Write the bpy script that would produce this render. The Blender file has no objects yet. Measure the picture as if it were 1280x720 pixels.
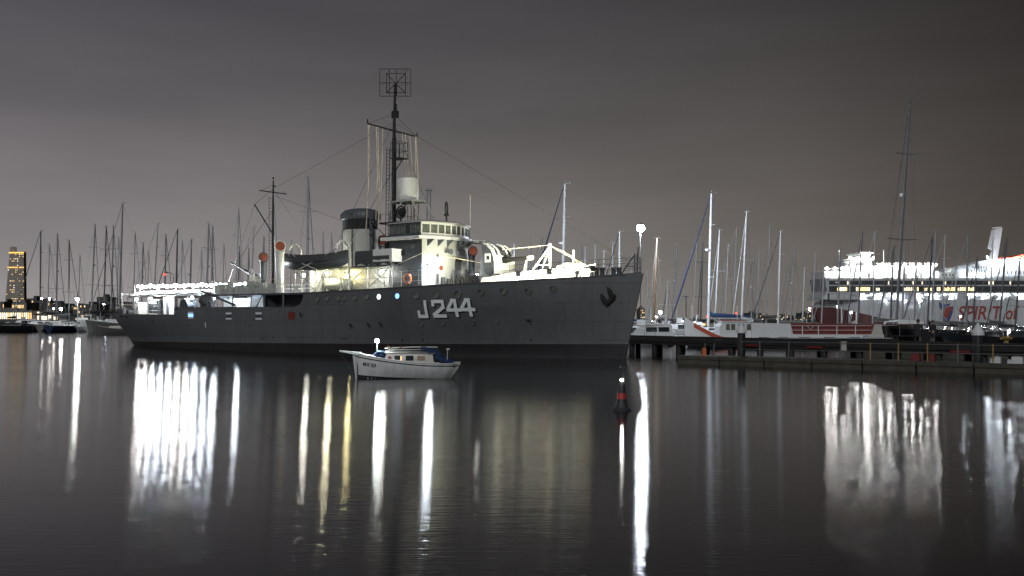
import bpy, math, random
from mathutils import Vector, Matrix
random.seed(7)
PI = math.pi
R = math.radians
scene = bpy.context.scene
COL = scene.collection
F, H, CX, CY = 1200.0, 2.5, 640.0, 398.0      # lens in pixels of the 1280 wide photo, eye height above the water


def G(px, py, d):
    """world point seen at photo pixel (px, py) at d metres down the view"""
    return Vector(((px - CX) / F * d, d, H - (py - CY) / F * d))


# ------------------------------------------------------------------ materials
def _new(name):
    m = bpy.data.materials.new(name)
    m.use_nodes = True
    nt = m.node_tree
    return m, nt, nt.nodes['Principled BSDF']


def paint(name, rgb, rough=0.5, metal=0.0, var=0.18, scale=3.0, bump=0.02, stretch=(1, 1, 1)):
    m, nt, b = _new(name)
    N, L = nt.nodes, nt.links
    tc = N.new('ShaderNodeTexCoord')
    mp = N.new('ShaderNodeMapping')
    mp.inputs['Scale'].default_value = stretch
    no = N.new('ShaderNodeTexNoise')
    no.inputs['Scale'].default_value = scale
    no.inputs['Detail'].default_value = 5
    no.inputs['Roughness'].default_value = 0.62
    L.new(tc.outputs['Object'], mp.inputs['Vector'])
    L.new(mp.outputs['Vector'], no.inputs['Vector'])
    cr = N.new('ShaderNodeValToRGB')
    a, c = [max(0, x * (1 - var)) for x in rgb], [min(1, x * (1 + var)) for x in rgb]
    cr.color_ramp.elements[0].position = 0.3
    cr.color_ramp.elements[1].position = 0.7
    cr.color_ramp.elements[0].color = (*a, 1)
    cr.color_ramp.elements[1].color = (*c, 1)
    L.new(no.outputs['Fac'], cr.inputs['Fac'])
    L.new(cr.outputs['Color'], b.inputs['Base Color'])
    b.inputs['Roughness'].default_value = rough
    b.inputs['Metallic'].default_value = metal
    if bump:
        bp = N.new('ShaderNodeBump')
        bp.inputs['Strength'].default_value = 0.35
        bp.inputs['Distance'].default_value = bump
        L.new(no.outputs['Fac'], bp.inputs['Height'])
        L.new(bp.outputs['Normal'], b.inputs['Normal'])
    return m


def glow(name, rgb, strength, sample=True):
    m, nt, b = _new(name)
    b.inputs['Base Color'].default_value = (*[min(.8, x) for x in rgb], 1)
    b.inputs['Emission Color'].default_value = (*rgb, 1)
    b.inputs['Emission Strength'].default_value = strength
    if not sample:
        m.cycles.emission_sampling = 'NONE'
    return m


def glass_dark(name, rgb=(0.02, 0.025, 0.03), rough=0.08):
    m, nt, b = _new(name)
    b.inputs['Base Color'].default_value = (*rgb, 1)
    b.inputs['Roughness'].default_value = rough
    b.inputs['IOR'].default_value = 1.5
    return m


def hull_grey():
    """navy grey paint with rust weeps and plate seams, black boot topping below a rising line"""
    m, nt, b = _new('navy_hull_paint')
    N, L = nt.nodes, nt.links
    tc = N.new('ShaderNodeTexCoord')
    sep = N.new('ShaderNodeSeparateXYZ')
    L.new(tc.outputs['Object'], sep.inputs[0])
    mp = N.new('ShaderNodeMapping')
    mp.inputs['Scale'].default_value = (1.6, 1.6, 0.12)
    L.new(tc.outputs['Object'], mp.inputs['Vector'])
    st = N.new('ShaderNodeTexNoise')
    st.inputs['Scale'].default_value = 2.2
    st.inputs['Detail'].default_value = 6
    st.inputs['Roughness'].default_value = .7
    L.new(mp.outputs['Vector'], st.inputs['Vector'])
    cl = N.new('ShaderNodeTexNoise')
    cl.inputs['Scale'].default_value = 0.35
    cl.inputs['Detail'].default_value = 3
    L.new(tc.outputs['Object'], cl.inputs['Vector'])
    mx = N.new('ShaderNodeMath')
    mx.operation = 'MULTIPLY_ADD'
    mx.inputs[1].default_value = .5
    L.new(st.outputs['Fac'], mx.inputs[0])
    hf = N.new('ShaderNodeMath')
    hf.operation = 'MULTIPLY'
    hf.inputs[1].default_value = .5
    L.new(cl.outputs['Fac'], hf.inputs[0])
    L.new(hf.outputs[0], mx.inputs[2])
    cr = N.new('ShaderNodeValToRGB')
    cr.color_ramp.elements[0].position = .34
    cr.color_ramp.elements[0].color = (.062, .066, .070, 1)
    cr.color_ramp.elements[1].position = .66
    cr.color_ramp.elements[1].color = (.097, .102, .107, 1)
    L.new(mx.outputs[0], cr.inputs['Fac'])
    # plate seams
    br = N.new('ShaderNodeTexBrick')
    br.inputs['Scale'].default_value = 1
    br.inputs['Brick Width'].default_value = 5.5
    br.inputs['Row Height'].default_value = 1.15
    br.inputs['Mortar Size'].default_value = .018
    br.inputs['Mortar Smooth'].default_value = .4
    br.inputs['Color1'].default_value = (1, 1, 1, 1)
    br.inputs['Color2'].default_value = (.93, .93, .93, 1)
    br.inputs['Mortar'].default_value = (.72, .72, .72, 1)
    cmb = N.new('ShaderNodeCombineXYZ')
    L.new(sep.outputs['X'], cmb.inputs['X'])
    L.new(sep.outputs['Z'], cmb.inputs['Y'])
    L.new(cmb.outputs[0], br.inputs['Vector'])
    ml = N.new('ShaderNodeMix')
    ml.data_type = 'RGBA'
    ml.blend_type = 'MULTIPLY'
    ml.inputs['Factor'].default_value = 1
    L.new(cr.outputs['Color'], ml.inputs['A'])
    L.new(br.outputs['Color'], ml.inputs['B'])
    # boot topping
    ln = N.new('ShaderNodeMath')
    ln.operation = 'MULTIPLY_ADD'
    ln.inputs[1].default_value = -.0098
    L.new(sep.outputs['X'], ln.inputs[0])
    L.new(sep.outputs['Z'], ln.inputs[2])
    gt = N.new('ShaderNodeMath')
    gt.operation = 'GREATER_THAN'
    gt.inputs[1].default_value = .42
    L.new(ln.outputs[0], gt.inputs[0])
    bt = N.new('ShaderNodeMix')
    bt.data_type = 'RGBA'
    bk = N.new('ShaderNodeValToRGB')
    bk.color_ramp.elements[0].position = .42
    bk.color_ramp.elements[0].color = (.004, .004, .005, 1)
    bk.color_ramp.elements[1].position = .68
    bk.color_ramp.elements[1].color = (.011, .010, .010, 1)
    L.new(st.outputs['Fac'], bk.inputs['Fac'])
    L.new(bk.outputs['Color'], bt.inputs['A'])
    wm = N.new('ShaderNodeMapping')
    wm.inputs['Scale'].default_value = (2.6, 2.6, .10)
    L.new(tc.outputs['Object'], wm.inputs['Vector'])
    wn = N.new('ShaderNodeTexNoise')
    wn.inputs['Scale'].default_value = 1.5
    wn.inputs['Detail'].default_value = 3
    L.new(wm.outputs['Vector'], wn.inputs['Vector'])
    wr_ = N.new('ShaderNodeMapRange')
    wr_.inputs['From Min'].default_value = .62
    wr_.inputs['From Max'].default_value = .80
    wr_.inputs['To Max'].default_value = .55
    L.new(wn.outputs['Fac'], wr_.inputs['Value'])
    rm_ = N.new('ShaderNodeMix')
    rm_.data_type = 'RGBA'
    rm_.inputs['B'].default_value = (.070, .046, .032, 1)
    L.new(wr_.outputs['Result'], rm_.inputs['Factor'])
    L.new(ml.outputs['Result'], rm_.inputs['A'])
    sc_ = N.new('ShaderNodeMapRange')         # pale scuffed band just above the boot topping
    sc_.inputs['From Min'].default_value = .95
    sc_.inputs['From Max'].default_value = .40
    sc_.inputs['To Max'].default_value = .12
    L.new(ln.outputs[0], sc_.inputs['Value'])
    sm_ = N.new('ShaderNodeMath')
    sm_.operation = 'MULTIPLY'
    L.new(sc_.outputs['Result'], sm_.inputs[0])
    L.new(st.outputs['Fac'], sm_.inputs[1])
    s2_ = N.new('ShaderNodeMix')
    s2_.data_type = 'RGBA'
    s2_.inputs['B'].default_value = (.16, .165, .155, 1)
    L.new(sm_.outputs[0], s2_.inputs['Factor'])
    L.new(rm_.outputs['Result'], s2_.inputs['A'])
    L.new(s2_.outputs['Result'], bt.inputs['B'])
    L.new(gt.outputs[0], bt.inputs['Factor'])
    L.new(bt.outputs['Result'], b.inputs['Base Color'])
    b.inputs['Roughness'].default_value = .48
    bp = N.new('ShaderNodeBump')
    bp.inputs['Strength'].default_value = .5
    bp.inputs['Distance'].default_value = .03
    L.new(br.outputs['Fac'], bp.inputs['Height'])
    bp.invert = True
    bp2 = N.new('ShaderNodeBump')
    bp2.inputs['Strength'].default_value = .4
    bp2.inputs['Distance'].default_value = .06
    L.new(cl.outputs['Fac'], bp2.inputs['Height'])
    L.new(bp.outputs['Normal'], bp2.inputs['Normal'])
    L.new(bp2.outputs['Normal'], b.inputs['Normal'])
    return m


def water_mat():
    m, nt, b = _new('harbour_water')
    N, L = nt.nodes, nt.links
    N.remove(b)
    dif = N.new('ShaderNodeBsdfDiffuse')
    dif.inputs['Color'].default_value = (.010, .011, .011, 1)
    glo = N.new('ShaderNodeBsdfAnisotropic')
    glo.distribution = 'BECKMANN'
    glo.inputs['Color'].default_value = (1, 1, 1, 1)
    glo.inputs['Roughness'].default_value = .104
    glo.inputs['Anisotropy'].default_value = .55
    tv = N.new('ShaderNodeCombineXYZ')       # long crested wavelets: smooth along x, rough along y
    tv.inputs['X'].default_value = .87
    tv.inputs['Y'].default_value = -.5
    L.new(tv.outputs[0], glo.inputs['Tangent'])
    fr = N.new('ShaderNodeFresnel')
    fr.inputs['IOR'].default_value = 1.37
    mixs = N.new('ShaderNodeMixShader')
    L.new(fr.outputs[0], mixs.inputs[0])
    L.new(dif.outputs[0], mixs.inputs[1])
    L.new(glo.outputs[0], mixs.inputs[2])
    L.new(mixs.outputs[0], N['Material Output'].inputs['Surface'])
    tc = N.new('ShaderNodeTexCoord')
    mp = N.new('ShaderNodeMapping')
    mp.inputs["Scale"].default_value = (.09, 1.0, 1)
    mp.inputs['Rotation'].default_value = (0, 0, R(8))
    L.new(tc.outputs['Object'], mp.inputs['Vector'])
    n1 = N.new('ShaderNodeTexNoise')
    n1.inputs['Scale'].default_value = 16
    n1.inputs['Detail'].default_value = 3
    n1.inputs['Roughness'].default_value = .55
    L.new(mp.outputs['Vector'], n1.inputs['Vector'])
    n2 = N.new('ShaderNodeTexNoise')
    n2.inputs['Scale'].default_value = .55
    n2.inputs['Detail'].default_value = 2
    # calm and ruffled patches
    mq = N.new('ShaderNodeMapping')
    mq.inputs['Scale'].default_value = (.35, 1.0, 1)
    L.new(tc.outputs['Object'], mq.inputs['Vector'])
    L.new(mq.outputs['Vector'], n2.inputs['Vector'])
    n3 = N.new('ShaderNodeTexNoise')
    n3.inputs['Scale'].default_value = .09
    n3.inputs['Detail'].default_value = 2
    L.new(mq.outputs['Vector'], n3.inputs['Vector'])
    mr = N.new('ShaderNodeMapRange')
    mr.inputs['From Min'].default_value = .35
    mr.inputs['From Max'].default_value = .65
    mr.inputs['To Min'].default_value = .25
    mr.inputs['To Max'].default_value = .55
    L.new(n3.outputs['Fac'], mr.inputs['Value'])
    b1 = N.new('ShaderNodeBump')
    b1.inputs["Distance"].default_value = .008
    L.new(mr.outputs['Result'], b1.inputs['Strength'])
    L.new(n1.outputs['Fac'], b1.inputs['Height'])
    b2 = N.new('ShaderNodeBump')
    b2.inputs['Strength'].default_value = .12
    b2.inputs['Distance'].default_value = .06
    L.new(n2.outputs['Fac'], b2.inputs['Height'])
    L.new(b1.outputs['Normal'], b2.inputs['Normal'])
    L.new(b2.outputs['Normal'], glo.inputs['Normal'])
    return m


M = {}
M['hull'] = hull_grey()
M['water'] = water_mat()
M['navy'] = paint('navy_grey_paint', (.085, .093, .102), .5)
M['dknavy'] = paint('dark_navy_paint', (.042, .047, .053), .55)
M['cream'] = paint('pale_grey_superstructure', (.40, .41, .375), .5, var=.10, scale=1.5, stretch=(1, 1, .3))
M['shipwhite'] = paint('ship_white', (.62, .62, .59), .45, var=.06)
M['black'] = paint('black_paint', (.012, .012, .013), .85)
M['iron'] = paint('dark_iron', (.035, .035, .038), .6, .2)
M['canvas'] = paint('grey_canvas', (.050, .052, .054), .85, var=.25, scale=6, bump=.05)
M['awning'] = paint('white_canvas', (.16, .16, .16), .8, var=.12, scale=4)
M['orange'] = paint('orange_paint', (.25, .055, .028), .55, var=.12)
M['redpaint'] = paint('red_paint', (.13, .014, .010), .5, var=.2)
M['dkred'] = paint('dark_red_hull', (.075, .014, .013), .5, var=.2)
M['deckpaint'] = paint('deck_paint', (.14, .14, .135), .7)
M['glass'] = glass_dark('dark_glass')
M['glasslit'] = paint('pale_glass', (.10, .11, .09), .12, var=.5, scale=2.5, bump=0)
M['rope'] = paint('rope', (.62, .54, .38), .9, var=.2, scale=20)
M['wire'] = paint('steel_wire', (.10, .10, .10), .5, .5)
M['halyard'] = paint('pale_halyard', (.62, .54, .42), .9)
M['alu'] = paint('aluminium_mast', (.46, .47, .485), .4, .25, var=.1)
M['mastgrey'] = paint('weathered_mast', (.20, .20, .21), .55, .0, var=.15)
M['mastfaint'] = paint('haze_faded_mast', (.36, .36, .365), .6, .0, var=.1)  # fading of far masts put into a lighter colour
M['mastdark'] = paint('dark_mast', (.06, .061, .066), .5, .1)
M['mastwood'] = paint('varnished_mast', (.085, .054, .03), .4, var=.25, scale=5, stretch=(1, 1, .1))
M['gelwhite'] = paint('white_gelcoat', (.56, .57, .58), .3, var=.05)
M['gelcream'] = paint('cream_gelcoat', (.40, .39, .35), .35, var=.06)
M['gelblue'] = paint('navy_blue_gelcoat', (.018, .026, .06), .3, var=.2)
M['geldark'] = paint('charcoal_gelcoat', (.014, .015, .017), .35, var=.2)
M['geldull'] = paint('grey_gelcoat', (.105, .105, .102), .4, var=.15)
M['sailblue'] = paint('blue_sail_cover', (.010, .032, .095), .85, var=.3, scale=8, bump=.04)
M['sailgrey'] = paint('grey_sail_cover', (.13, .128, .12), .85, var=.15, scale=8, bump=.04)
M['saildark'] = paint('dark_sail_cover', (.025, .025, .03), .85, var=.3, scale=8, bump=.04)
M['furlblue'] = paint('blue_furled_sail', (.008, .012, .045), .85, var=.2, scale=8)
M['timber'] = paint('wet_pier_timber', (.014, .013, .012), .75, var=.45, scale=2.5, bump=.05, stretch=(1, 1, 3))
M['concrete'] = paint('stained_concrete', (.045, .042, .032), .85, var=.35, scale=2.0, bump=.03)
M['steelpost'] = paint('galvanised_post', (.16, .16, .158), .45, .5)
M['yellowpost'] = paint('yellow_post', (.24, .165, .05), .5)
M['city'] = paint('far_building', (.06, .058, .056), .8, var=.2, scale=.1)
M['citypale'] = paint('far_pale_building', (.15, .145, .135), .8, var=.2, scale=.1)
M['towerwall'] = paint('tower_wall', (.26, .235, .20), .8, var=.1, scale=.1)
M['buoyred'] = paint('buoy_red', (.42, .035, .028), .5, var=.15)
M['boatwhite'] = paint('weathered_boat_white', (.55, .55, .54), .35, var=.16, scale=5, stretch=(1, 1, .12))
M['gunblack'] = paint('gun_barrel_black', (.0035, .0035, .004), .9)
M['mastslate'] = paint('slate_mast', (.10, .10, .105), .6)
M['orangebow'] = paint('orange_strake', (.36, .062, .026), .5)
M['land'] = paint('shore_ground', (.03, .03, .026), .9, scale=.05)
M['leaf'] = paint('dark_foliage', (.035, .05, .02), .8, var=.5, scale=1)
M['bark'] = paint('bark', (.07, .05, .035), .9)
M['ferry'] = paint('ferry_white', (.46, .475, .49), .45, var=.07, scale=.25, stretch=(.4, 1, 1.6))
M['ferrywhite'] = paint('ferry_bright_white', (.78, .79, .80), .45, var=.04, scale=.4)
M['ferryband'] = paint('ferry_window_band', (.055, .058, .06), .3, var=.3, scale=.6)
M['letterred'] = paint('red_lettering', (.28, .05, .04), .6, var=.12, scale=.6)
M['letterblue'] = paint('blue_lettering', (.035, .06, .22), .6, var=.12, scale=.6)
M['ferryred'] = paint('ferry_red', (.50, .055, .025), .5, var=.1)
M['number'] = paint('pale_grey_lettering', (.66, .68, .67), .6, var=.08)
M['skin'] = paint('skin', (.36, .22, .16), .6, var=.1)
M['coat'] = paint('dark_coat', (.022, .022, .026), .9, var=.3, scale=8)
M['trouser'] = paint('beige_trousers', (.11, .095, .075), .9, var=.2, scale=8)
M['hair'] = paint('brown_hair', (.05, .035, .02), .8)
M['shoe'] = paint('dark_shoe', (.02, .02, .02), .7)
M['ringorange'] = paint('lifebuoy_orange', (.45, .11, .035), .6)
M['wood'] = paint('varnished_wood', (.16, .08, .035), .4, var=.3, scale=6)

LAMP = {}


def lampmat(rgb, s, sample=True):
    k = (rgb, s, sample)
    if k not in LAMP:
        LAMP[k] = glow('lamp_glow', rgb, s, sample)
        if sample:
            LAMP[k].cycles.emission_sampling = 'FRONT'
    return LAMP[k]


COOL = (.80, .90, 1.0)
WHITE = (1.0, .98, .94)
WARM = (1.0, .94, .62)
M['winwarm'] = glow('lit_window_warm', (1.0, .58, .22), 1.3, False)
M['winferry'] = glow('ferry_window_light', (1.0, .72, .36), 2.2, False)
M['winpale'] = glow('lit_window_pale', (1.0, .86, .62), 1.5, False)
M['wincool'] = glow('lit_window_cool', (.75, .88, 1.0), 1.8, False)
M['winblue'] = glow('lit_blue_port', (.25, .50, 1.0), 1.6, False)


# ------------------------------------------------------------------ mesh builder
class MB:
    def __init__(s):
        s.v, s.f, s.mi = [], [], []

    def add(s, vs, fs, mi=0):
        b = len(s.v)
        s.v += [tuple(p) for p in vs]
        for f in fs:
            s.f.append(tuple(b + i for i in f))
            s.mi.append(mi)
        return s

    def box(s, c, d, rz=0.0, mi=0, taper=1.0):
        x, y, z = d[0] / 2, d[1] / 2, d[2] / 2
        cs, sn = math.cos(rz), math.sin(rz)
        vs = []
        for k, t in ((-z, 1), (z, taper)):
            for i, j in ((-x, -y), (x, -y), (x, y), (-x, y)):
                vs.append((c[0] + (i * cs - j * sn) * t, c[1] + (i * sn + j * cs) * t, c[2] + k))
        return s.add(vs, [(3, 2, 1, 0), (4, 5, 6, 7), (0, 1, 5, 4), (1, 2, 6, 5), (2, 3, 7, 6), (3, 0, 4, 7)], mi)

    def bb(s, x0, x1, y0, y1, z0, z1, mi=0):
        return s.box(((x0 + x1) / 2, (y0 + y1) / 2, (z0 + z1) / 2), (abs(x1 - x0), abs(y1 - y0), abs(z1 - z0)), 0, mi)

    def tube(s, pts, r, n=8, mi=0, cap=True):
        pts = [Vector(p) for p in pts]
        rs = r if isinstance(r, (list, tuple)) else [r] * len(pts)
        vs, fs = [], []
        u = None
        for i, p in enumerate(pts):
            t = (pts[min(i + 1, len(pts) - 1)] - pts[max(i - 1, 0)])
            t.normalize()
            if u is None:
                u = t.orthogonal().normalized()
            else:
                u = (u - t * u.dot(t))
                u = u.normalized() if u.length > 1e-6 else t.orthogonal().normalized()
            w = t.cross(u)
            for k in range(n):
                a = 2 * PI * k / n
                vs.append(p + (u * math.cos(a) + w * math.sin(a)) * rs[i])
        for i in range(len(pts) - 1):
            for k in range(n):
                a, b2 = i * n + k, i * n + (k + 1) % n
                fs.append((a, b2, b2 + n, a + n))
        if cap:
            fs.append(tuple(reversed(range(n))))
            fs.append(tuple((len(pts) - 1) * n + k for k in range(n)))
        return s.add(vs, fs, mi)

    def lathe(s, prof, c=(0, 0, 0), n=20, axis='z', mi=0, sx=1.0, sy=1.0, capb=True, capt=True):
        vs, fs = [], []
        for r, z in prof:
            for k in range(n):
                a = 2 * PI * k / n
                p = (r * math.cos(a) * sx, r * math.sin(a) * sy, z)
                if axis == 'x':
                    p = (p[2], p[0], p[1])
                elif axis == 'y':
                    p = (p[0], p[2], p[1])
                vs.append((c[0] + p[0], c[1] + p[1], c[2] + p[2]))
        for i in range(len(prof) - 1):
            for k in range(n):
                a, b2 = i * n + k, i * n + (k + 1) % n
                fs.append((a, b2, b2 + n, a + n))
        if capb:
            fs.append(tuple(reversed(range(n))))
        if capt:
            fs.append(tuple((len(prof) - 1) * n + k for k in range(n)))
        return s.add(vs, fs, mi)

    def ball(s, c, r, n=10, m=7, sz=1.0, mi=0):
        prof = [(max(1e-3, r * math.sin(PI * i / m)), -r * sz * math.cos(PI * i / m)) for i in range(m + 1)]
        return s.lathe(prof, c, n, 'z', mi)

    def prism(s, poly, a0, a1, plane='xz', mi=0):
        """extrude a 2-D outline; plane xz extrudes along y, xy along z, yz along x"""
        n = len(poly)
        vs = []
        for a in (a0, a1):
            for p, q in poly:
                vs.append((p, a, q) if plane == 'xz' else (p, q, a) if plane == 'xy' else (a, p, q))
        fs = [tuple(range(n)), tuple(reversed(range(n, 2 * n)))]
        for i in range(n):
            j = (i + 1) % n
            fs.append((j, i, i + n, j + n))
        return s.add(vs, fs, mi)

    def grid(s, rows, mi=0, closed=False, skip=None):
        """rows: list of equal-length point lists"""
        nc = len(rows[0])
        vs = [p for r in rows for p in r]
        fs = []
        for i in range(len(rows) - 1):
            for k in range(nc if closed else nc - 1):
                if skip and skip(i, k):
                    continue
                k2 = (k + 1) % nc
                fs.append((i * nc + k, i * nc + k2, (i + 1) * nc + k2, (i + 1) * nc + k))
        return s.add(vs, fs, mi)

    def build(s, name, mat, parent=None, smooth=35, fix=True):
        me = bpy.data.meshes.new(name)
        me.from_pydata(s.v, [], s.f)
        for mm in (mat if isinstance(mat, (list, tuple)) else [mat]):
            me.materials.append(mm)
        for p, i in zip(me.polygons, s.mi):
            p.material_index = i
        if fix:
            import bmesh
            bm = bmesh.new()
            bm.from_mesh(me)
            bmesh.ops.recalc_face_normals(bm, faces=bm.faces)
            bm.to_mesh(me)
            bm.free()
        if smooth:
            for p in me.polygons:
                p.use_smooth = True
            me.set_sharp_from_angle(angle=R(smooth))
        me.update()
        o = bpy.data.objects.new(name, me)
        COL.objects.link(o)
        if parent:
            o.parent = parent
        return o


def tag(o, label=None, cat=None, group=None, kind=None):
    if label:
        o['label'] = label
    if cat:
        o['category'] = cat
    if group:
        o['group'] = group
    if kind:
        o['kind'] = kind
    return o


def empty(name, loc=(0, 0, 0), rz=0.0, label=None, cat=None, group=None):
    o = bpy.data.objects.new(name, None)
    o.empty_display_size = .3
    COL.objects.link(o)
    o.location = loc
    o.rotation_euler = (0, 0, rz)
    return tag(o, label, cat, group)


def copy_tree(o, parent=None):
    c = o.copy()
    COL.objects.link(c)
    if parent:
        c.parent = parent
    for ch in list(o.children):
        copy_tree(ch, c)
    return c


def text_mesh(txt, size, shear=0.0, bold=0.0, ext=.01):
    cu = bpy.data.curves.new('lettering', 'FONT')
    cu.body = txt
    cu.size = size
    cu.shear = shear
    cu.offset = bold
    cu.extrude = ext
    cu.resolution_u = 4
    ob = bpy.data.objects.new('lettering', cu)
    COL.objects.link(ob)
    dg = bpy.context.evaluated_depsgraph_get()
    dg.update()
    me = bpy.data.meshes.new_from_object(ob.evaluated_get(dg))
    bpy.data.objects.remove(ob)
    bpy.data.curves.remove(cu)
    return me


def mesh_obj(name, me, mat, parent):
    me.materials.clear()
    me.materials.append(mat)
    o = bpy.data.objects.new(name, me)
    COL.objects.link(o)
    if parent:
        o.parent = parent
    return o


def interp(tab, t):
    """smooth table lookup (Catmull-Rom-like monotone blend)"""
    if t <= tab[0][0]:
        return tab[0][1]
    if t >= tab[-1][0]:
        return tab[-1][1]
    for i in range(len(tab) - 1):
        x0, y0 = tab[i]
        x1, y1 = tab[i + 1]
        if x0 <= t <= x1:
            def sl(k):
                if k <= 0 or k >= len(tab) - 1:
                    a, b2 = (tab[0], tab[1]) if k <= 0 else (tab[-2], tab[-1])
                    return (b2[1] - a[1]) / (b2[0] - a[0])
                return (tab[k + 1][1] - tab[k - 1][1]) / (tab[k + 1][0] - tab[k - 1][0])
            h = x1 - x0
            q = (t - x0) / h
            m0, m1 = sl(i) * h, sl(i + 1) * h
            return ((2 * q ** 3 - 3 * q * q + 1) * y0 + (q ** 3 - 2 * q * q + q) * m0 +
                    (-2 * q ** 3 + 3 * q * q) * y1 + (q ** 3 - q * q) * m1)


# ------------------------------------------------------------------ camera, sky, fill light
cam = bpy.data.cameras.new('camera')
cam.sensor_width = 36
cam.lens = 36 * F / 1280
cam.shift_y = (CY - 360) / 1280
cam.clip_end = 30000
co = bpy.data.objects.new('camera', cam)
COL.objects.link(co)
co.location = (0, 0, H)
co.rotation_euler = (R(90), 0, 0)
scene.camera = co

w = bpy.data.worlds.new('World')
scene.world = w
w.use_nodes = True
nt = w.node_tree
N, L = nt.nodes, nt.links
bg = N['Background']
tc = N.new('ShaderNodeTexCoord')
sp = N.new('ShaderNodeSeparateXYZ')
L.new(tc.outputs['Generated'], sp.inputs[0])
el = N.new('ShaderNodeValToRGB')           # town glow on the cloud base, fading with height
e = el.color_ramp.elements
e[0].position = 0.0
e[0].color = (.285, .268, .250, 1)
e[1].position = 1.0
e[1].color = (.040, .038, .040, 1)
for p_, c_ in ((.05, (.250, .236, .224, 1)), (.125, (.190, .178, .172, 1)), (.20, (.122, .116, .117, 1)), (.30, (.077, .074, .079, 1)), (.5, (.056, .054, .058, 1))):
    q = e.new(p_)
    q.color = c_
ab = N.new('ShaderNodeMath')
ab.operation = 'ABSOLUTE'
L.new(sp.outputs['Z'], ab.inputs[0])
L.new(ab.outputs[0], el.inputs['Fac'])
# the town lies to the left: the sky gets darker and browner to the right
az = N.new('ShaderNodeValToRGB')
a_ = az.color_ramp.elements
a_[0].position = .20
a_[0].color = (1.07, 1.06, 1.14, 1)
a_[1].position = .80
a_[1].color = (.22, .20, .185, 1)
for p_, c_ in ((.36, (1.03, 1.01, 1.05, 1)), (.50, (.88, .87, .86, 1)), (.64, (.62, .595, .565, 1)), (.727, (.35, .325, .30, 1))):
    q = a_.new(p_)
    q.color = c_
mm = N.new('ShaderNodeMapRange')
mm.inputs['From Min'].default_value = -1
L.new(sp.outputs['X'], mm.inputs['Value'])
L.new(mm.outputs['Result'], az.inputs['Fac'])
mp = N.new('ShaderNodeMapping')
mp.inputs['Scale'].default_value = (1.6, 1.6, 9)
mp.inputs['Rotation'].default_value = (0, R(4), 0)
L.new(tc.outputs['Generated'], mp.inputs['Vector'])
cn = N.new('ShaderNodeTexNoise')
cn.inputs['Scale'].default_value = 1.7
cn.inputs['Detail'].default_value = 4
cn.inputs['Roughness'].default_value = .5
L.new(mp.outputs['Vector'], cn.inputs['Vector'])
cm = N.new('ShaderNodeMapRange')
cm.inputs['From Min'].default_value = .3
cm.inputs['From Max'].default_value = .7
cm.inputs['To Min'].default_value = .90
cm.inputs['To Max'].default_value = 1.11
L.new(cn.outputs['Fac'], cm.inputs['Value'])
m1 = N.new('ShaderNodeVectorMath')
m1.operation = 'MULTIPLY'
m2 = N.new('ShaderNodeVectorMath')
m2.operation = 'SCALE'
L.new(el.outputs['Color'], m1.inputs[0])
L.new(az.outputs['Color'], m1.inputs[1])
L.new(m1.outputs[0], m2.inputs[0])
L.new(cm.outputs['Result'], m2.inputs['Scale'])
L.new(m2.outputs[0], bg.inputs['Color'])
bg.inputs['Strength'].default_value = 1.0

sun = bpy.data.lights.new('shore_fill', 'SUN')  # added fill, standing in for shore lamps behind the eye
sun.energy = 1.25
sun.angle = R(14)
sun.color = (.93, .97, 1.0)
so = bpy.data.objects.new('shore_fill', sun)
COL.objects.link(so)
so.rotation_euler = Vector((.20, .85, -.48)).to_track_quat('-Z', 'Y').to_euler()

vs_ = scene.view_settings
vs_.view_transform = 'Standard'
vs_.look = 'None'
vs_.exposure = 0
vs_.gamma = 1
scene.render.engine = 'CYCLES'
cy = scene.cycles
cy.use_denoising = True
cy.use_light_tree = True
cy.light_sampling_threshold = 0
cy.use_adaptive_sampling = False
cy.sample_clamp_indirect = 6
cy.sample_clamp_direct = 140
cy.max_bounces = 6
cy.caustics_reflective = False
cy.caustics_refractive = False

# ------------------------------------------------------------------ water and shore
wb = MB()
wb.add([(-6000, -60, 0), (6000, -60, 0), (6000, 9000, 0), (-6000, 9000, 0)], [(0, 1, 2, 3)])
tag(wb.build('water', M['water'], smooth=0), kind='structure')
lb = MB()
for x0, x1, y0, y1, z1 in ((-900, -120, 430, 900, 1.6), (-120, 160, 520, 1000, 1.5), (160, 1200, 620, 1200, 1.4)):
    lb.bb(x0, x1, y0, y1, -1, z1)
tag(lb.build('shore_ground', M['land'], smooth=0), kind='structure')

# ================================================================== the warship
SHIP_RZ = -math.atan2(.599, .8007)
ship = empty('naval_ship', (-37.62, 90.86, 0), SHIP_RZ,
             'long grey warship J244 with a pole mast and funnel lying lit up in the harbour', 'ship')
LOA = 56.7
DK = [(0, 0.02), (.012, 1.35), (.035, 2.35), (.075, 3.15), (.13, 3.85), (.2, 4.3), (.3, 4.6), (.42, 4.72), (.6, 4.72), (.7, 4.6),
      (.79, 4.1), (.865, 3.1), (.925, 1.95), (.97, .9), (1, .04)]
WL = [(0, 0.02), (.03, .9), (.08, 2.1), (.15, 3.1), (.28, 4.2), (.42, 4.62), (.6, 4.55), (.72, 3.9), (.83, 2.6), (.92, 1.25), (1, .04)]


def ue(z):
    q = max(0.0, min(1.0, 1 - z / 2.95))
    return 2.05 + 1.1 * q ** 1.7 + (max(0, -z) * 3)


def us(z):
    return 55.48 + 1.22 * z / 5.16


def hb(u, z):
    t = (u - ue(z)) / (us(z) - ue(z))
    t = max(0, min(1, t))
    k = max(0, min(1, z / (3.0 + 2.0 * max(0, t - .55) / .45)))
    k = k * k * (3 - 2 * k)
    return interp(WL, t) * (1 - k) + interp(DK, t) * k


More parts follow.
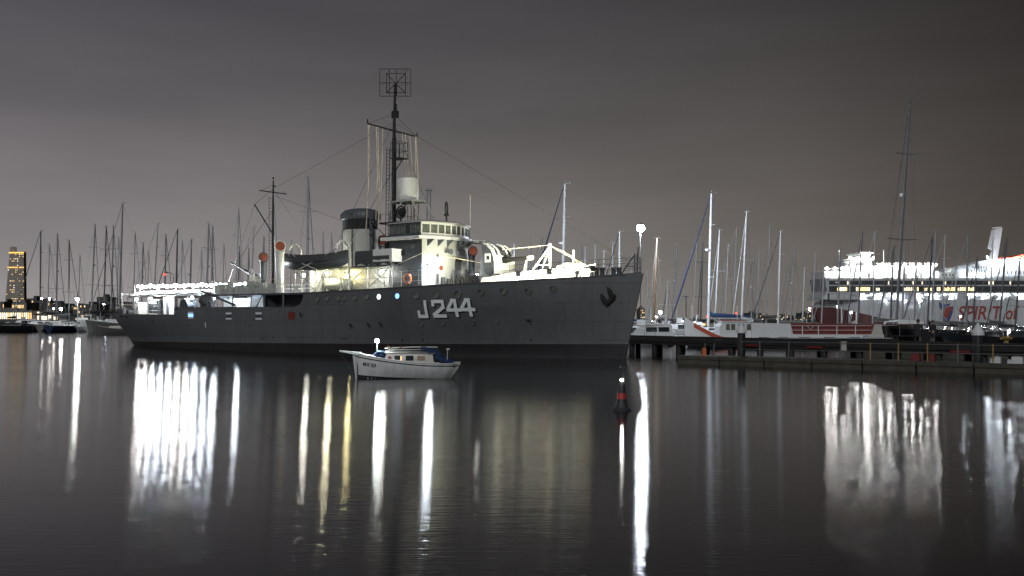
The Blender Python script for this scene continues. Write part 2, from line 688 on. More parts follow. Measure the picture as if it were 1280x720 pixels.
SHEER = [(0, 2.96), (8, 2.86), (15.4, 2.82)]
SHEER2 = [(27.7, 4.32), (33, 4.34), (40, 4.5), (48, 4.77), (52.8, 4.97), (56.7, 5.17)]


def sheer(u):
    if u <= 15.45:
        return interp(SHEER, u)
    if u < 27.7:
        return 3.4 - .05 * (u - 15.5) / 12
    return interp(SHEER2, u)


def side(u, z, off=0.0):
    """point on the starboard shell, pushed out by off"""
    y = hb(u, z)
    n = Vector((-(hb(u + .2, z) - hb(u - .2, z)) / .4, 1, -(hb(u, z + .15) - hb(u, z - .15)) / .3)).normalized()
    return Vector((u + n.x * off, -(y + n.y * off), z + n.z * off))


def hull_shell():
    mb = MB()
    ts = []
    t = 0
    while t < .05:
        ts.append(t)
        t += .005
    while t < .999:
        ts.append(t)
        t += .0125
    ts.append(1.0)
    for q in (15.2, 15.4, 15.55, 15.85, 27.6, 27.75):
        ts.append(q / LOA)
    ts = sorted(ts)
    nl = 14
    for sgn in (-1, 1):
        rows = []
        for t in ts:
            u0 = t * LOA
            top = min(sheer(u0), 3.3) if u0 > 27.7 else sheer(u0)
            if 15.45 < u0 < 15.6:
                top = 3.05
            r = []
            for i in range(nl + 1):
                z = -1.0 + (top + 1.0) * i / nl
                u = ue(z) + t * (us(z) - ue(z))
                r.append((u, sgn * hb(u, z), z))
            rows.append(r)
        mb.grid(rows)
        # upper strake, with the big side opening just forward of the waist
        us_ = [27.7, 27.9, 28.3, 28.8, 29.3, 29.85, 30.05, 30.5, 31.0, 31.3, 31.6, 31.8, 31.95, 32.05, 32.1]
        x = 32.8
        while x < 56.2:
            us_.append(x)
            x += .7
        us_ += [56.3, 56.7]
        rows = []
        for u0 in us_:
            tp = sheer(u0)
            lo, hi = 3.3, 4.2
            if u0 > 31.0:
                q = min(1, (u0 - 31.0) / 1.1)
                lo = 3.3 + .85 * (1 - math.sqrt(max(0, 1 - q * q)))
            if u0 > 32.1:
                lo, hi = 3.3 + (tp - 3.3) * .35, 3.3 + (tp - 3.3) * .7
            r = []
            for z in (3.3, lo, hi, tp):
                tt = u0 / LOA
                u = u0 if u0 < 54 else ue(z) + tt * (us(z) - ue(z))
                r.append((u, sgn * hb(u, z), z))
            rows.append(r)

        def skip(i, k):
            a, b2 = us_[i], us_[i + 1]
            return k == 1 and a >= 27.9 and b2 <= 32.11 and not (29.8 < a < 30.0)
        mb.grid(rows, skip=skip)
    return mb


hull = hull_shell().build('hull', M['hull'], ship, smooth=30)
deck = MB()
deck.grid([[(u, -hb(u, 2.8) + .05, 2.5 if u > 3 else 2.8), (u, hb(u, 2.8) - .05, 2.5 if u > 3 else 2.8)] for u in [2.3, 2.6, 3, 3.6, 5, 8, 12, 16, 22, 28, 33]])
deck.build('main_deck', M['deckpaint'], ship)
fd = MB()
uu = [27.7 + i * .9 for i in range(32)] + [56.5]
fd.grid([[(u, -hb(u, sheer(u)) + .02, sheer(u) - .02), (u, 0, sheer(u) + .10), (u, hb(u, sheer(u)) - .02, sheer(u) - .02)] for u in uu])
fd.build('forecastle_deck', M['deckpaint'], ship)
rb = MB()                                  # rubbing strake / sheer rail
rb.tube([side(u, sheer(u) - .03, .0) for u in [27.8 + i * .85 for i in range(34)]], .05, 6)
rb.tube([side(u, sheer(u) - .03, .0) for u in [15.7 + i * .8 for i in range(16)]], .045, 6)
rb.tube([side(u, sheer(u) - .03, .0) for u in [2.1, 2.2, 2.4, 2.7, 3.1, 3.6, 4.2, 5, 6.5, 8, 10, 12, 14, 15.3]], .045, 6)
rb.build('sheer_rail', M['hull'], hull)
for u, z, p in ((27.85, 3.8, 1), (30.0, 3.8, 0)):
    pm = MB()
    a, b2 = side(u, 3.28, .01), side(u, 4.24, .01)
    pm.tube([a, b2], .05, 6)
    pm.build('side_post', M['navy'], hull)

# portholes -------------------------------------------------------
HI = [(397, 374), (409, 373), (423, 373), (430, 373), (444, 372), (459, 371), (497, 370), (521, 370), (546, 369), (573, 369)]
LITP = [(474, 371, 'wincool'), (497, 370, 'winblue')]
CS, SN = .8007, .599


def uz(px, py, v):
    t = (px - CX) / F
    u = (t * (90.86 - v * CS) + 37.62 + v * SN) / (CS + t * SN)
    Y = 90.86 - u * SN - v * CS
    return u, H - (py - CY) / F * Y


def on_hull(px, py):
    v = 4.4
    for _ in range(8):
        u, z = uz(px, py, v)
        v = hb(u, z)
    return u, z


def disc_on_hull(u, z, r, off):
    c = side(u, z, off)
    tx = (side(u + .1, z) - side(u - .1, z)).normalized()
    tz = (side(u, z + .1) - side(u, z - .1)).normalized()
    return c, tx, tz


def porthole(px, py, mat, r=.16, hood=False, rim=True):
    u, z = on_hull(px, py)
    c, tx, tz = disc_on_hull(u, z, r, .012)
    nrm = tx.cross(tz).normalized()
    if nrm.y > 0:
        nrm = -nrm
    mb = MB()
    n = 14
    vs = [c + nrm * .02] + [c + nrm * .02 + (tx * math.cos(2 * PI * k / n) + tz * math.sin(2 * PI * k / n)) * r for k in range(n)]
    mb.add(vs, [(0, k + 1, (k + 1) % n + 1) for k in range(n)])
    o = mb.build('porthole', mat, hull, smooth=0)
    if rim:
        rm = MB()
        rm.tube([c + nrm * .025 + (tx * math.cos(2 * PI * k / n) + tz * math.sin(2 * PI * k / n)) * (r + .01) for k in range(n + 1)], .03, 5, cap=False)
        if hood:
            rm.tube([c + nrm * .05 + (tx * math.cos(a) + tz * math.sin(a)) * (r + .1) for a in [R(20 + 14 * k) for k in range(11)]], .045, 5)
        rm.build('porthole_rim', M['hull'], hull)
    return o


for k, (px, py) in enumerate(HI):
    if px == 497:
        continue
    porthole(px, py, M['glasslit'], .19, hood=px > 560)
for px, py, m_ in LITP:
    porthole(px, py, M[m_], .2)
for px, py in ((602, 366), (630, 365), (661, 365), (692, 362)):
    porthole(px, py, M['glasslit'], .15, hood=True)
for px, py in ((526.5, 405), (553.5, 404), (591.5, 403), (620.5, 402)):
    porthole(px, py, M['glasslit'], .15)
for px, py in ((376, 393), (439, 407), (461, 406), (476, 405), (661, 401)):
    porthole(px, py, M['black'], .16)
for px, py in ((428, 423), (432, 423), (503, 425), (528, 425), (664, 425), (165, 400), (178, 400), (191, 402), (206, 404), (236, 407), (313, 407), (329, 423), (342, 422)):
    porthole(px, py, M['black'], .07, rim=False)
# freeing ports: three lit frames and one rust red plate
for px, py, kind in ((238.5, 394, 0), (286, 395, 0), (323.5, 395, 0), (364.5, 394.5, 1)):
    u, z = on_hull(px, py)
    mb = MB()
    hw, hh = .36, .27

    def quad(m, u0, u1, z0, z1, off, mi):
        m.add([side(u0, z0, off), side(u1, z0, off), side(u1, z1, off), side(u0, z1, off)], [(0, 1, 2, 3)], mi)
    if kind:
        quad(mb, u - hw, u + hw, z - hh, z + hh, .02, 0)
        mb.build('rust_plate', M['redpaint'], hull, smooth=0)
    else:
        quad(mb, u - hw, u + hw, z + .12, z + hh, .02, 0)
        quad(mb, u - hw, u + hw, z - hh, z - .14, .02, 0)
        quad(mb, u - hw, u + hw, z - .14, z + .12, .02, 1)
        fp = mb.build('freeing_port', [M['gelwhite'], M['winblue'] if px == 238.5 else M['dknavy']], hull, smooth=0)
# white discharge streak
u, z = on_hull(257, 406)
mb = MB()
mb.add([side(u - .06, z - .2, .015), side(u + .06, z - .2, .015), side(u + .06, z + .2, .015), side(u - .06, z + .2, .015)], [(0, 1, 2, 3)])
mb.build('overboard_discharge', M['gelwhite'], hull, smooth=0)
# name plate on the quarter
mb = MB()
pts = [on_hull(px, py) for px, py in ((150, 394.5), (161, 395.5), (161, 397.5), (150, 396.5))]
mb.add([side(u, z, .02) for u, z in pts], [(0, 1, 2, 3)])
mb.build('name_plate', M['black'], hull, smooth=0)


# the number J244: block strokes wrapped on to the shell -----------
def strokes_on_hull(strokes, u0, z0, wid, hgt, th, off):
    mb = MB()
    for (x0, y0, x1, y1) in strokes:
        a, b2 = Vector((x0, y0)), Vector((x1, y1))
        a.x *= wid; b2.x *= wid; a.y *= hgt; b2.y *= hgt
        d = (b2 - a)
        ln = d.length
        d.normalize()
        n = Vector((-d.y, d.x))
        a = a - d * th * .5
        b2 = b2 + d * th * .5
        k = max(1, int(ln / .25))
        rows = []
        for i in range(k + 1):
            p = a + (b2 - a) * (i / k)
            rows.append([side(u0 + (p + n * s_ * th / 2).x, z0 + (p + n * s_ * th / 2).y, off) for s_ in (-1, 1)])
        mb.grid(rows)
    return mb


GL = {'J': [(.62, 1, .62, 0), (.62, 0, 0, 0), (0, 0, 0, .3)],
      '2': [(0, .78, 0, 1), (0, 1, .8, 1), (.8, 1, .8, .62), (.8, .6, 0, .1), (0, 0, .85, 0)],
      '4': [(.62, 0, .62, 1), (.62, 1, .42, 1), (.42, 1, 0, .42), (0, .36, .9, .36)]}
pos = {}
cells = [('J', 525, 396.5), ('2', 544, 396), ('4', 562, 395), ('4', 579, 394.5)]
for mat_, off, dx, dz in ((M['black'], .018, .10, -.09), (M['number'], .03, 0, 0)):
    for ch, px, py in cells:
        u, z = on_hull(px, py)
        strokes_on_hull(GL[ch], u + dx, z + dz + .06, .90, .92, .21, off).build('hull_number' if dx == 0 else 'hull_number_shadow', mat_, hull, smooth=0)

# stowed anchor at the hawse pipe ----------------------------------
ua, za = on_hull(762, 371)
c, tx, tz = disc_on_hull(ua, za, 1, .12)
nrm = tx.cross(tz).normalized()
if nrm.y > 0:
    nrm = -nrm


def hp(a, b2, o=0.0):
    return c + tx * a + tz * b2 + nrm * o


am = MB()
am.tube([hp(.30, .02), hp(-.25, -.42), hp(-.12, -.48)], [.13, .17, .1], 8)           # crown
am.tube([hp(.22, -.05, .05), hp(.05, .35, .06), hp(-.08, .62, .02)], [.13, .15, .03], 8)   # fluke
am.tube([hp(-.22, -.38, .05), hp(-.42, -.02, .06), hp(-.5, .22, .02)], [.12, .14, .03], 8)
am.tube([hp(0, -.2), hp(.35, .12, -.1)], .1, 8)
am.build('anchor', M['black'], hull)


# ------------------------------------------------------------- deck lamps of the ship
def lamp(u, v, z, r, L_, col, name='deck_lamp', bracket=True):
    mb = MB()
    mb.ball((u, -v, z), r, 8, 6)
    o = mb.build(name, lampmat(col, L_), ship, smooth=60)
    if bracket:
        b2 = MB()
        b2.lathe([(r * 1.25, r * .9), (r * .5, r * 1.5), (.02, r * 2.2)], (u, -v, z), 10)
        b2.build('lamp_hood', M['navy'], o)
    return o


# ------------------------------------------------------------- stern: rails, staff, awning, gear
st = MB()
st.tube([(3.4, 0, 2.5), (3.4, 0, 5.65)], [.07, .05], 8)
st.build('ensign_staff', M['shipwhite'], ship)


def railing(name, pts, h=1.0, rails=3, r=.022, mat=None, step=1.5):
    mb = MB()
    pts = [Vector(p) for p in pts]
    for k in range(rails):
        mb.tube([p + Vector((0, 0, h * (k + 1) / rails)) for p in pts], r * .8, 5)
    for i in range(len(pts) - 1):
        n = max(1, int((pts[i + 1] - pts[i]).length / step))
        for j in range(n + 1):
            p = pts[i] + (pts[i + 1] - pts[i]) * (j / n)
            mb.tube([p, p + Vector((0, 0, h))], r, 5)
    return mb.build(name, mat or M['shipwhite'], ship)


railing('stern_railing', [(u, -max(.05, hb(u, 2.8) - .12), 2.85) for u in (14.5, 9, 5.5, 3.6, 2.7, 2.25)] + [(u, max(.05, hb(u, 2.8) - .12), 2.85) for u in (2.25, 2.7, 3.6, 5.5, 9, 14.5)], .95, 3, .015, M['steelpost'])
fr = MB()                                    # mine-sweeping gallows frame over the stern
for v in (-.9, .9):
    fr.tube([(2.9, v, 2.7), (2.4, v * .8, 4.75)], .06, 6)
fr.tube([(2.4, -.75, 4.75), (2.4, .75, 4.75)], .06, 6)
fr.tube([(2.5, -1.1, 3.75), (2.5, 1.1, 3.75)], .045, 6)
fr.tube([(2.4, 0, 4.75), (3.4, 0, 5.1)], .03, 5)
fr.build('stern_gallows', M['steelpost'], ship)
dc = MB()
for k in range(5):
    dc.lathe([(.24, -.3), (.27, -.28), (.27, .28), (.24, .3)], (3.7 + k * .6, -1.6 - .12 * k, 3.05), 14, 'y')
dc.bb(3.6, 6.5, -2.4, -2.1, 2.55, 2.85)
dc.build('depth_charge_rack', M['dknavy'], ship)
lk = MB()
lk.bb(9.6, 11.3, -2.65, -1.7, 2.5, 4.1)
o = lk.build('display_locker', M['dknavy'], ship, smooth=0)
gl = MB()
for k in range(3):
    gl.bb(9.75, 11.15, -2.675, -2.655, 2.72 + k * .48, 3.1 + k * .48)
gl.build('locker_pane', M['glass'], o, smooth=0)
bx = MB()
for k in range(9):
    bx.bb(9.82 + k * .15, 9.9 + k * .15, -2.71, -2.68, 2.78, 2.92)
    if k % 2:
        bx.bb(9.82 + k * .15, 9.92 + k * .15, -2.71, -2.68, 3.75, 3.95)
bx.build('locker_display', M['shipwhite'], o, smooth=0)
for q in ((11.9, 13.4, -2.62, -2.57, 2.55, 4.3), (7.2, 8.8, -2.0, -1.95, 2.6, 3.9), (14.0, 15.4, -2.0, -1.95, 2.5, 4.2)):
    sc = MB()                                # white side screens hung under the awning
    sc.bb(*q)
    sc.build('side_screen', M['shipwhite'], ship, smooth=0)
# awning over the quarterdeck
aw = MB()
def aw_w(u):
    return min(2.7, 1.25 + .28 * (u - 4.2))


rows = []
for i in range(41):
    u = 4.2 + 16.6 * i / 40
    sag = .06 * math.cos(i * PI / 2.5)
    w_ = aw_w(u)
    rows.append([(u, -w_ - .04, 4.36 + sag * .6), (u, -w_, 4.42 + sag), (u, -w_ * .5, 4.74 + sag * .5), (u, 0, 4.98), (u, w_ * .5, 4.74 + sag * .5), (u, w_, 4.42 + sag), (u, w_ + .04, 4.36 + sag * .6)])
aw.grid(rows)
aw.build('awning', M['awning'], ship, smooth=50)
pp = MB()
for u in (4.3, 7, 9.8, 12.6, 15.4, 18, 20.6):
    for sg in (-1, 1):
        pp.tube([(u, sg * aw_w(u), 2.5), (u, sg * aw_w(u), 4.45)], .035, 6)
    pp.tube([(u, 0, 4.4), (u, 0, 5.3)], .03, 6)
for sg in (-1, 1):
    pp.tube([(u, sg * aw_w(u), 4.44) for u in (4.3, 7, 9.5, 15, 20.6)], .025, 6)
pp.build('awning_frame', M['steelpost'], ship)
# gear on the waist
gr = MB()
gr.lathe([(.15, -.5), (.55, -.48), (.55, -.3), (.3, -.28), (.3, .28), (.55, .3), (.55, .48), (.15, .5)], (15.9, -2.9, 3.55), 18, 'y')
gr.bb(15.3, 16.5, -3.3, -2.4, 2.5, 3.1)
gr.build('cable_reel', M['dknavy'], ship)
gr = MB()
gr.ball((19.3, -3.6, 3.95), .62, 14, 9, .8)
gr.bb(18.9, 19.8, -3.9, -3.3, 2.5, 3.6)
gr.tube([(19.8, -3.6, 3.8), (20.1, -3.7, 3.3)], .12, 8)
gr.build('covered_winch', M['canvas'], ship)
gr = MB()
gr.bb(11.9, 12.9, -2.2, -1.2, 2.5, 3.5)
gr.build('deck_chest', M['dknavy'], ship, smooth=0)
for q, h_ in ((12.6, 3.9), (5.9, 3.5)):
    gr = MB()
    gr.tube([(q, -2.6, 2.5), (q, -2.6, h_)], .15, 10)
    gr.build('bollard', M['dknavy'], ship)

# ------------------------------------------------------------- waist: deckhouse under the gun platform
dh = MB()
dh.bb(20.6, 27.6, -2.9, 2.9, 2.5, 4.28)
dh.build('after_deckhouse', M['shipwhite'], ship, smooth=0)
bh = MB()
bh.bb(27.62, 27.72, -4.5, 4.5, 2.52, 4.3)  # cross wall added to block the light of the deckhouse lamps
bh.bb(27.74, 33.4, -3.3, -3.2, 2.52, 4.28)
bh.bb(33.42, 33.5, -4.5, 4.5, 2.52, 4.28)
bh.build('bulkhead', M['navy'], ship, smooth=0)
gp = MB()
gp.prism([(20.3, -4.2), (27.8, -4.55), (27.8, 4.55), (20.3, 4.2), (19.6, 3.2), (19.6, -3.2)], 4.24, 4.36, 'xy')
for u in (21.2, 23.4, 25.6):
    for sg in (-1, 1):
        gp.tube([(u, sg * 4.2, 3.35), (u, sg * 4.1, 4.3)], .06, 6)
for u in (21.2, 23.4, 25.6):
    gp.bb(u - .05, u + .05, -4.05, -2.9, 4.05, 4.25)
gp.build('gun_platform', M['navy'], ship, smooth=0)
for u in (22.3, 24.5, 26.5):                 # doors in the house
    aw2 = MB()
    aw2.bb(u - .35, u + .35, -2.93, -2.9, 2.6, 3.9)
    aw2.build('door', M['cream'], ship, smooth=0)
railing('platform_railing', [(27.6, -4.4, 4.36), (20.5, -4.1, 4.36), (19.7, -3.1, 4.36), (19.7, 3.1, 4.36), (20.5, 4.1, 4.36), (27.6, 4.4, 4.36)], 1.0, 3, .022, M['cream'], 1.1)
bo = MB()
bo.tube([(19.5, -4.3, 4.7), (24.6, -4.75, 3.45)], .085, 7)
bo.build('boat_boom', M['dknavy'], ship)
# anti-aircraft gun pointing aft and up
ag = empty('anti_aircraft_gun', (0, 0, 0))
ag.parent = ship
m_ = MB()
m_.lathe([(1.0, 4.36), (1.0, 4.5), (.5, 4.6), (.42, 5.2), (.6, 5.25), (.6, 5.35)], (21.6, -.6, 0), 16)
m_.bb(21.2, 22.3, -.95, -.25, 5.35, 5.9)
m_.bb(21.9, 22.6, -1.3, -1.0, 5.1, 5.7)
m_.bb(21.0, 21.7, .1, .5, 5.2, 6.1)
m_.build('gun_mount', M['cream'], ag)
m_ = MB()
m_.tube([(22.3, -.6, 5.75), (20.9, -.6, 6.15), (18.7, -.6, 7.0)], [.16, .1, .05], 8)
m_.tube([(18.75, -.6, 6.98), (18.45, -.6, 7.08)], .085, 8)
m_.tube([(20.9, -.6, 6.15), (20.2, -.6, 6.42)], .13, 8)
m_.build('gun_barrel', M['dknavy'], ag)
m_ = MB()
m_.tube([(21.5 + .28 * math.cos(k * PI / 6), -.95, 6.2 + .28 * math.sin(k * PI / 6)) for k in range(13)], .03, 5, cap=False)
m_.tube([(21.5, -.95, 5.8), (21.5, -.95, 6.2)], .05, 6)
m_.tube([(22.2, -1.2, 5.4), (22.2, -1.2, 6.1), (21.9, -1.2, 6.3)], .05, 6)
m_.tube([(22.6, -1.0, 5.3), (23.0, -1.0, 5.75)], .05, 6)
m_.build('gun_sight', M['shipwhite'], ag)
cl = MB()
random.seed(3)
for k in range(14):                          # ready-use lockers and fittings round the gun
    u = 20.4 + 6.4 * k / 13
    cl.bb(u, u + random.uniform(.25, .6), -3.6, -3.1, 4.36, 4.36 + random.uniform(.4, 1.1))
cl.build('ammunition_locker', M['cream'], ship, smooth=0)


# ------------------------------------------------------------- cowl ventilators
def ventilator(u, v, zb, zt, r, face=(-.15, -1, .02), mouth='orange', body='navy', lean=.0):
    f = Vector(face).normalized()
    o = MB()
    p = [Vector((u, -v, zb)), Vector((u, -v, zt - 1.7 * r)), Vector((u, -v, zt - .9 * r)) + f * .1 * r, Vector((u, -v, zt)) + f * .45 * r, Vector((u, -v, zt)) + f * 1.15 * r]
    o.tube(p, [r * .72, r * .72, r * .85, r * 1.0, r * 1.02], 16)
    ob = o.build('cowl_ventilator', M[body], ship, smooth=60)
    c2 = Vector((u, -v, zt)) + f * 1.16 * r
    a = f.cross(Vector((0, 0, 1))).normalized()
    b3 = f.cross(a)
    n = 20
    d = MB()
    d.add([c2 + f * .01] + [c2 + f * .012 + (a * math.cos(2 * PI * k / n) + b3 * math.sin(2 * PI * k / n)) * r * .95 for k in range(n)], [(0, k + 1, (k + 1) % n + 1) for k in range(n)])
    d.build('cowl_mouth', M[mouth], ob, smooth=0)
    rm = MB()
    rm.tube([c2 + (a * math.cos(2 * PI * k / n) + b3 * math.sin(2 * PI * k / n)) * r for k in range(n + 1)], .04, 5, cap=False)
    rm.build('cowl_rim', M[body], ob)
    return ob


VF = (.75, -.66, .0)
ventilator(25.6, 3.0, 4.36, 7.15, .33, VF)
ventilator(27.9, 3.3, 4.36, 7.85, .38, VF, body='shipwhite')
ventilator(33.9, -1.4, 6.0, 8.3, .40, VF, body='shipwhite')
ventilator(41.95, -2.0, 4.5, 7.2, .32, (.80, -.60, 0), body='dknavy')

# ------------------------------------------------------------- after mast
mm_ = MB()
mm_.tube([(23.0, 0, 2.5), (23.0, 0, 9.5), (23.05, 0, 13.6)], [.13, .10, .05], 8)
mm_.tube([(23.05, -1.35, 12.62), (23.05, 1.35, 12.62)], .05, 6)
mm_.tube([(22.95, 0, 9.3), (20.7, 0, 11.8)], .06, 6)
for k in range(30):
    z = 4.6 + k * .26
    mm_.tube([(22.75, -.17, z), (22.75, .17, z)], .016, 4)
mm_.tube([(22.75, -.17, 4.5), (22.75, -.17, 12.3)], .018, 4)
mm_.tube([(22.75, .17, 4.5), (22.75, .17, 12.3)], .018, 4)
mm_.ball((23.05, 0, 13.75), .09)
mm_.tube([(23.05, 0, 13.1), (23.3, 0, 13.1)], .06, 5)
mm_.build('main_mast', M['black'], ship)
rg = MB()
for a, b2 in (((23, 0, 12.9), (27.8, -3.2, 4.5)), ((23, 0, 12.9), (27.8, 3.2, 4.5)), ((23, 0, 11.2), (19.8, -3.1, 4.5)), ((23, 0, 11.2), (19.8, 3.1, 4.5)),
              ((20.7, 0, 11.8), (23.05, 0, 12.9)), ((20.7, 0, 11.8), (17, 0, 5)), ((23.05, -1.3, 12.62), (23, 0, 13.2)), ((23.05, 1.3, 12.62), (23, 0, 13.2)), ((23, 0, 12.4), (31.5, 0, 9.7))):
    rg.tube([a, b2], .014, 4)
rg.build('mast_stay', M['wire'], ship)

# ------------------------------------------------------------- midships: house, boat deck, funnel
mh = MB()
mh.bb(29.6, 38.9, -1.9, 1.9, 4.3, 6.05)
mh.build('boiler_casing', M['cream'], ship, smooth=0)
for u in (30.6, 33.6, 36.2):
    dd = MB()
    dd.bb(u - .35, u + .35, -1.93, -1.9, 4.45, 5.95)
    dd.build('door', M['shipwhite'], ship, smooth=0)
bt_ = MB()                                   # horizontal tank lashed by the casing
bt_.lathe([(.02, -1.3), (.35, -1.25), (.46, -1.1), (.46, 1.1), (.35, 1.25), (.02, 1.3)], (33.2, -2.55, 4.95), 16, 'x')
bt_.bb(32.4, 32.6, -2.9, -2.2, 4.4, 4.75)
bt_.bb(33.8, 34.0, -2.9, -2.2, 4.4, 4.75)
bt_.build('fuel_tank', M['cream'], ship)
bd = MB()
bd.bb(29.2, 39.2, -3.2, 3.2, 6.05, 6.15)
bd.build('boat_deck', M['navy'], ship, smooth=0)
ps = MB()
for u in (29.3, 31.6, 34.2, 36.8, 39.0):
    for sg in (-1, 1):
        ps.tube([(u, sg * 3.1, 4.35), (u, sg * 3.1, 6.08)], .05, 6)
for u0, u1 in ((29.3, 31.6), (34.2, 36.8), (36.8, 39.0)):
    ps.tube([(u0, -3.14, 4.5), (u1, -3.14, 6.0)], .04, 5)
    ps.tube([(u0, -3.14, 6.0), (u1, -3.14, 4.5)], .04, 5)
ps.build('deck_support', M['cream'], ship)
railing('waist_railing', [(28.0, -4.6, 4.36), (34, -4.6, 4.38), (39.8, -4.5, 4.52), (44, -4.05, 4.66)], 1.0, 3, .02, M['cream'], 1.3)
railing('boat_deck_railing', [(29.3, -3.1, 6.15), (39.1, -3.1, 6.15)], .95, 2, .02, M['cream'], 1.3)
# canvas dodger and white box between the boat and the bridge
dg_ = MB()
rows = []
for i in range(13):
    u = 36.0 + 3.3 * i / 12
    rows.append([(u, -3.45, 6.05 + .22 * abs(math.sin(i * .8))), (u, -3.52, 6.6), (u, -3.45, 7.15)])
dg_.grid(rows)
dg_.build('canvas_dodger', M['canvas'], ship, smooth=60)
wbx = MB()
wbx.bb(37.75, 39.55, -3.5, -2.2, 6.35, 7.2)
wbx.build('flag_deck_box', M['shipwhite'], ship, smooth=0)
wbx = MB()
for k in range(4):
    wbx.tube([(37.9 + k * .42, -2.1, 7.2), (37.9 + k * .42, -2.1, 8.2 + .15 * (k % 2))], .15, 8)
wbx.bb(37.6, 39.3, -2.2, -1.6, 6.6, 7.75)
wbx.build('flag_locker', M['black'], ship)
fn = MB()
FU = 32.95
fn.lathe([(1.3, 6.1), (1.3, 9.02)], (FU, 0, 0), 28, sx=1.16, sy=.85)
fn.build('funnel', M['cream'], ship, smooth=50)
fb = MB()
fb.lathe([(1.315, 9.02), (1.315, 9.78)], (FU, 0, 0), 28, sx=1.16, sy=.85)
fun_band = fb.build('funnel_band', M['black'], ship, smooth=50)
fb = MB()
fb.lathe([(1.36, 9.78), (1.4, 9.85), (1.4, 10.2), (1.2, 10.45), (.75, 10.58), (.05, 10.62)], (FU, 0, 0), 28, sx=1.16, sy=.85)
for k in range(28):
    a = 2 * PI * k / 28
    p = [(FU + 1.42 * 1.16 * math.cos(a), 1.42 * .85 * math.sin(a), 9.82), (FU + 1.42 * 1.16 * math.cos(a), 1.42 * .85 * math.sin(a), 10.2), (FU + 1.1 * 1.16 * math.cos(a), 1.1 * .85 * math.sin(a), 10.5)]
    fb.tube(p, .03, 4)
fb.build('funnel_cap', M['navy'], ship, smooth=40)
fb = MB()
fb.tube([(34.55, -.5, 6.1), (34.55, -.5, 10.0)], .09, 8)
for z in (8.6, 9.0, 9.5):
    fb.ball((34.62, -.55, z), .17, 8, 6)
fb.tube([(FU + .3, -1.13, 6.2), (FU + .3, -1.13, 9.0)], .05, 6)
fb.tube([(FU - .9, -.97, 6.2), (FU - .9, -.97, 9.0)], .04, 6)
fb.build('steam_pipe', M['dknavy'], ship)
# small leaping-animal mark on the funnel side
em = MB()
em.prism([(FU - .15, 7.75), (FU + .05, 7.7), (FU + .1, 7.95), (FU + .32, 8.0), (FU + .4, 8.3), (FU + .2, 8.2), (FU - .05, 8.1)], -1.145, -1.125, 'xz')
em.build('funnel_mark', M['shipwhite'], ship, smooth=0)
# davits
for u in (30.4, 35.3):
    d_ = MB()
    pts = []
    for k in range(9):
        a = PI * .5 * k / 8
        pts.append((u, -3.3 - 1.1 * math.sin(a) + .0, 6.7 + 1.15 * math.sin(PI * .5 + a) if k > 4 else 6.6 + .2 * k))
    d_.tube([(u, -3.35, 4.4), (u, -3.4, 6.9), (u, -3.55, 7.5), (u, -3.85, 7.85), (u, -4.2, 7.85), (u, -4.5, 7.6), (u, -4.6, 7.3)], .085, 8)
    d_.tube([(u, -4.6, 7.3), (u, -4.6, 6.6)], .02, 5)
    d_.build('davit', M['shipwhite'], ship)
gripe = MB()
gripe.tube([(30.4, -4.55, 7.3), (32.6, -5.15, 6.3), (34.0, -5.1, 5.85)], .04, 5)
gripe.tube([(35.3, -4.55, 7.3), (33.2, -5.15, 6.3), (31.8, -5.1, 5.85)], .04, 5)
gripe.build('boat_gripe', M['cream'], ship)

# ------------------------------------------------------------- bridge
br = MB()
BW = 2.75


def bow_curve(x0, w_, bulge, n=12):
    return [(x0 + bulge * (1 - (2 * i / n - 1) ** 2), -w_ + 2 * w_ * i / n) for i in range(n + 1)]


def bridge_outline(x0, x1, w_, bulge):
    return [(x0, w_), (x0, -w_)] + bow_curve(x1, w_, bulge)


lowp = bridge_outline(38.4, 41.35, 2.5, .75)
br.prism(lowp, 4.4, 7.82, 'xy')
brid = br.build('bridge', M['cream'], ship, smooth=30)
sd = MB()                                    # a darker panel lies over the side plating
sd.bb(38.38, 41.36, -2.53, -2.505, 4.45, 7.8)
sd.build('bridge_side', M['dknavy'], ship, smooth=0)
lg = MB()
lg.prism(bridge_outline(37.9, 41.5, 2.95, .85), 7.82, 8.03, 'xy')
lg.prism([(41.2, 2.4), (42.3, 2.4), (42.3, 3.7), (41.2, 3.7)], 7.84, 8.01, 'xy')
lg.build('bridge_ledge', M['shipwhite'], ship, smooth=30)
wh = MB()
wh.prism(bridge_outline(38.3, 41.3, 2.5, .72), 8.03, 8.25, 'xy')
wh.prism(bridge_outline(38.3, 41.3, 2.5, .72), 8.82, 8.95, 'xy')
wh.build('wheelhouse', M['shipwhite'], ship, smooth=30)
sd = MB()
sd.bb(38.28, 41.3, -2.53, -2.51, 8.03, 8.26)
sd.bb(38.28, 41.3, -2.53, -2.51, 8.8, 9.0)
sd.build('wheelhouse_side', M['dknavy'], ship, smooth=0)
ins = MB()
ins.prism(bridge_outline(38.5, 41.1, 2.3, .62), 8.2, 8.85, 'xy')
bc = bow_curve(41.3, 2.5, .72, 18)
ml_ = MB()
wn = MB()
for i in range(0, 18, 2):
    (x0, y0), (x1, y1) = bc[i], bc[i + 2]
    wn2 = MB()
    wn2.add([(x0 - .03, y0, 8.25), (x1 - .03, y1, 8.25), (x1 - .03, y1, 8.82), (x0 - .03, y0, 8.82)], [(0, 1, 2, 3)])
    wo = wn2.build('window', M['glasslit'], ship, smooth=0)
    f2 = MB()
    f2.tube([(x0, y0, 8.22), (x0, y0, 8.86)], .05, 5)
    if i == 16:
        f2.tube([(x1, y1, 8.22), (x1, y1, 8.86)], .05, 5)
    f2.build('window_frame', M['shipwhite'], wo)
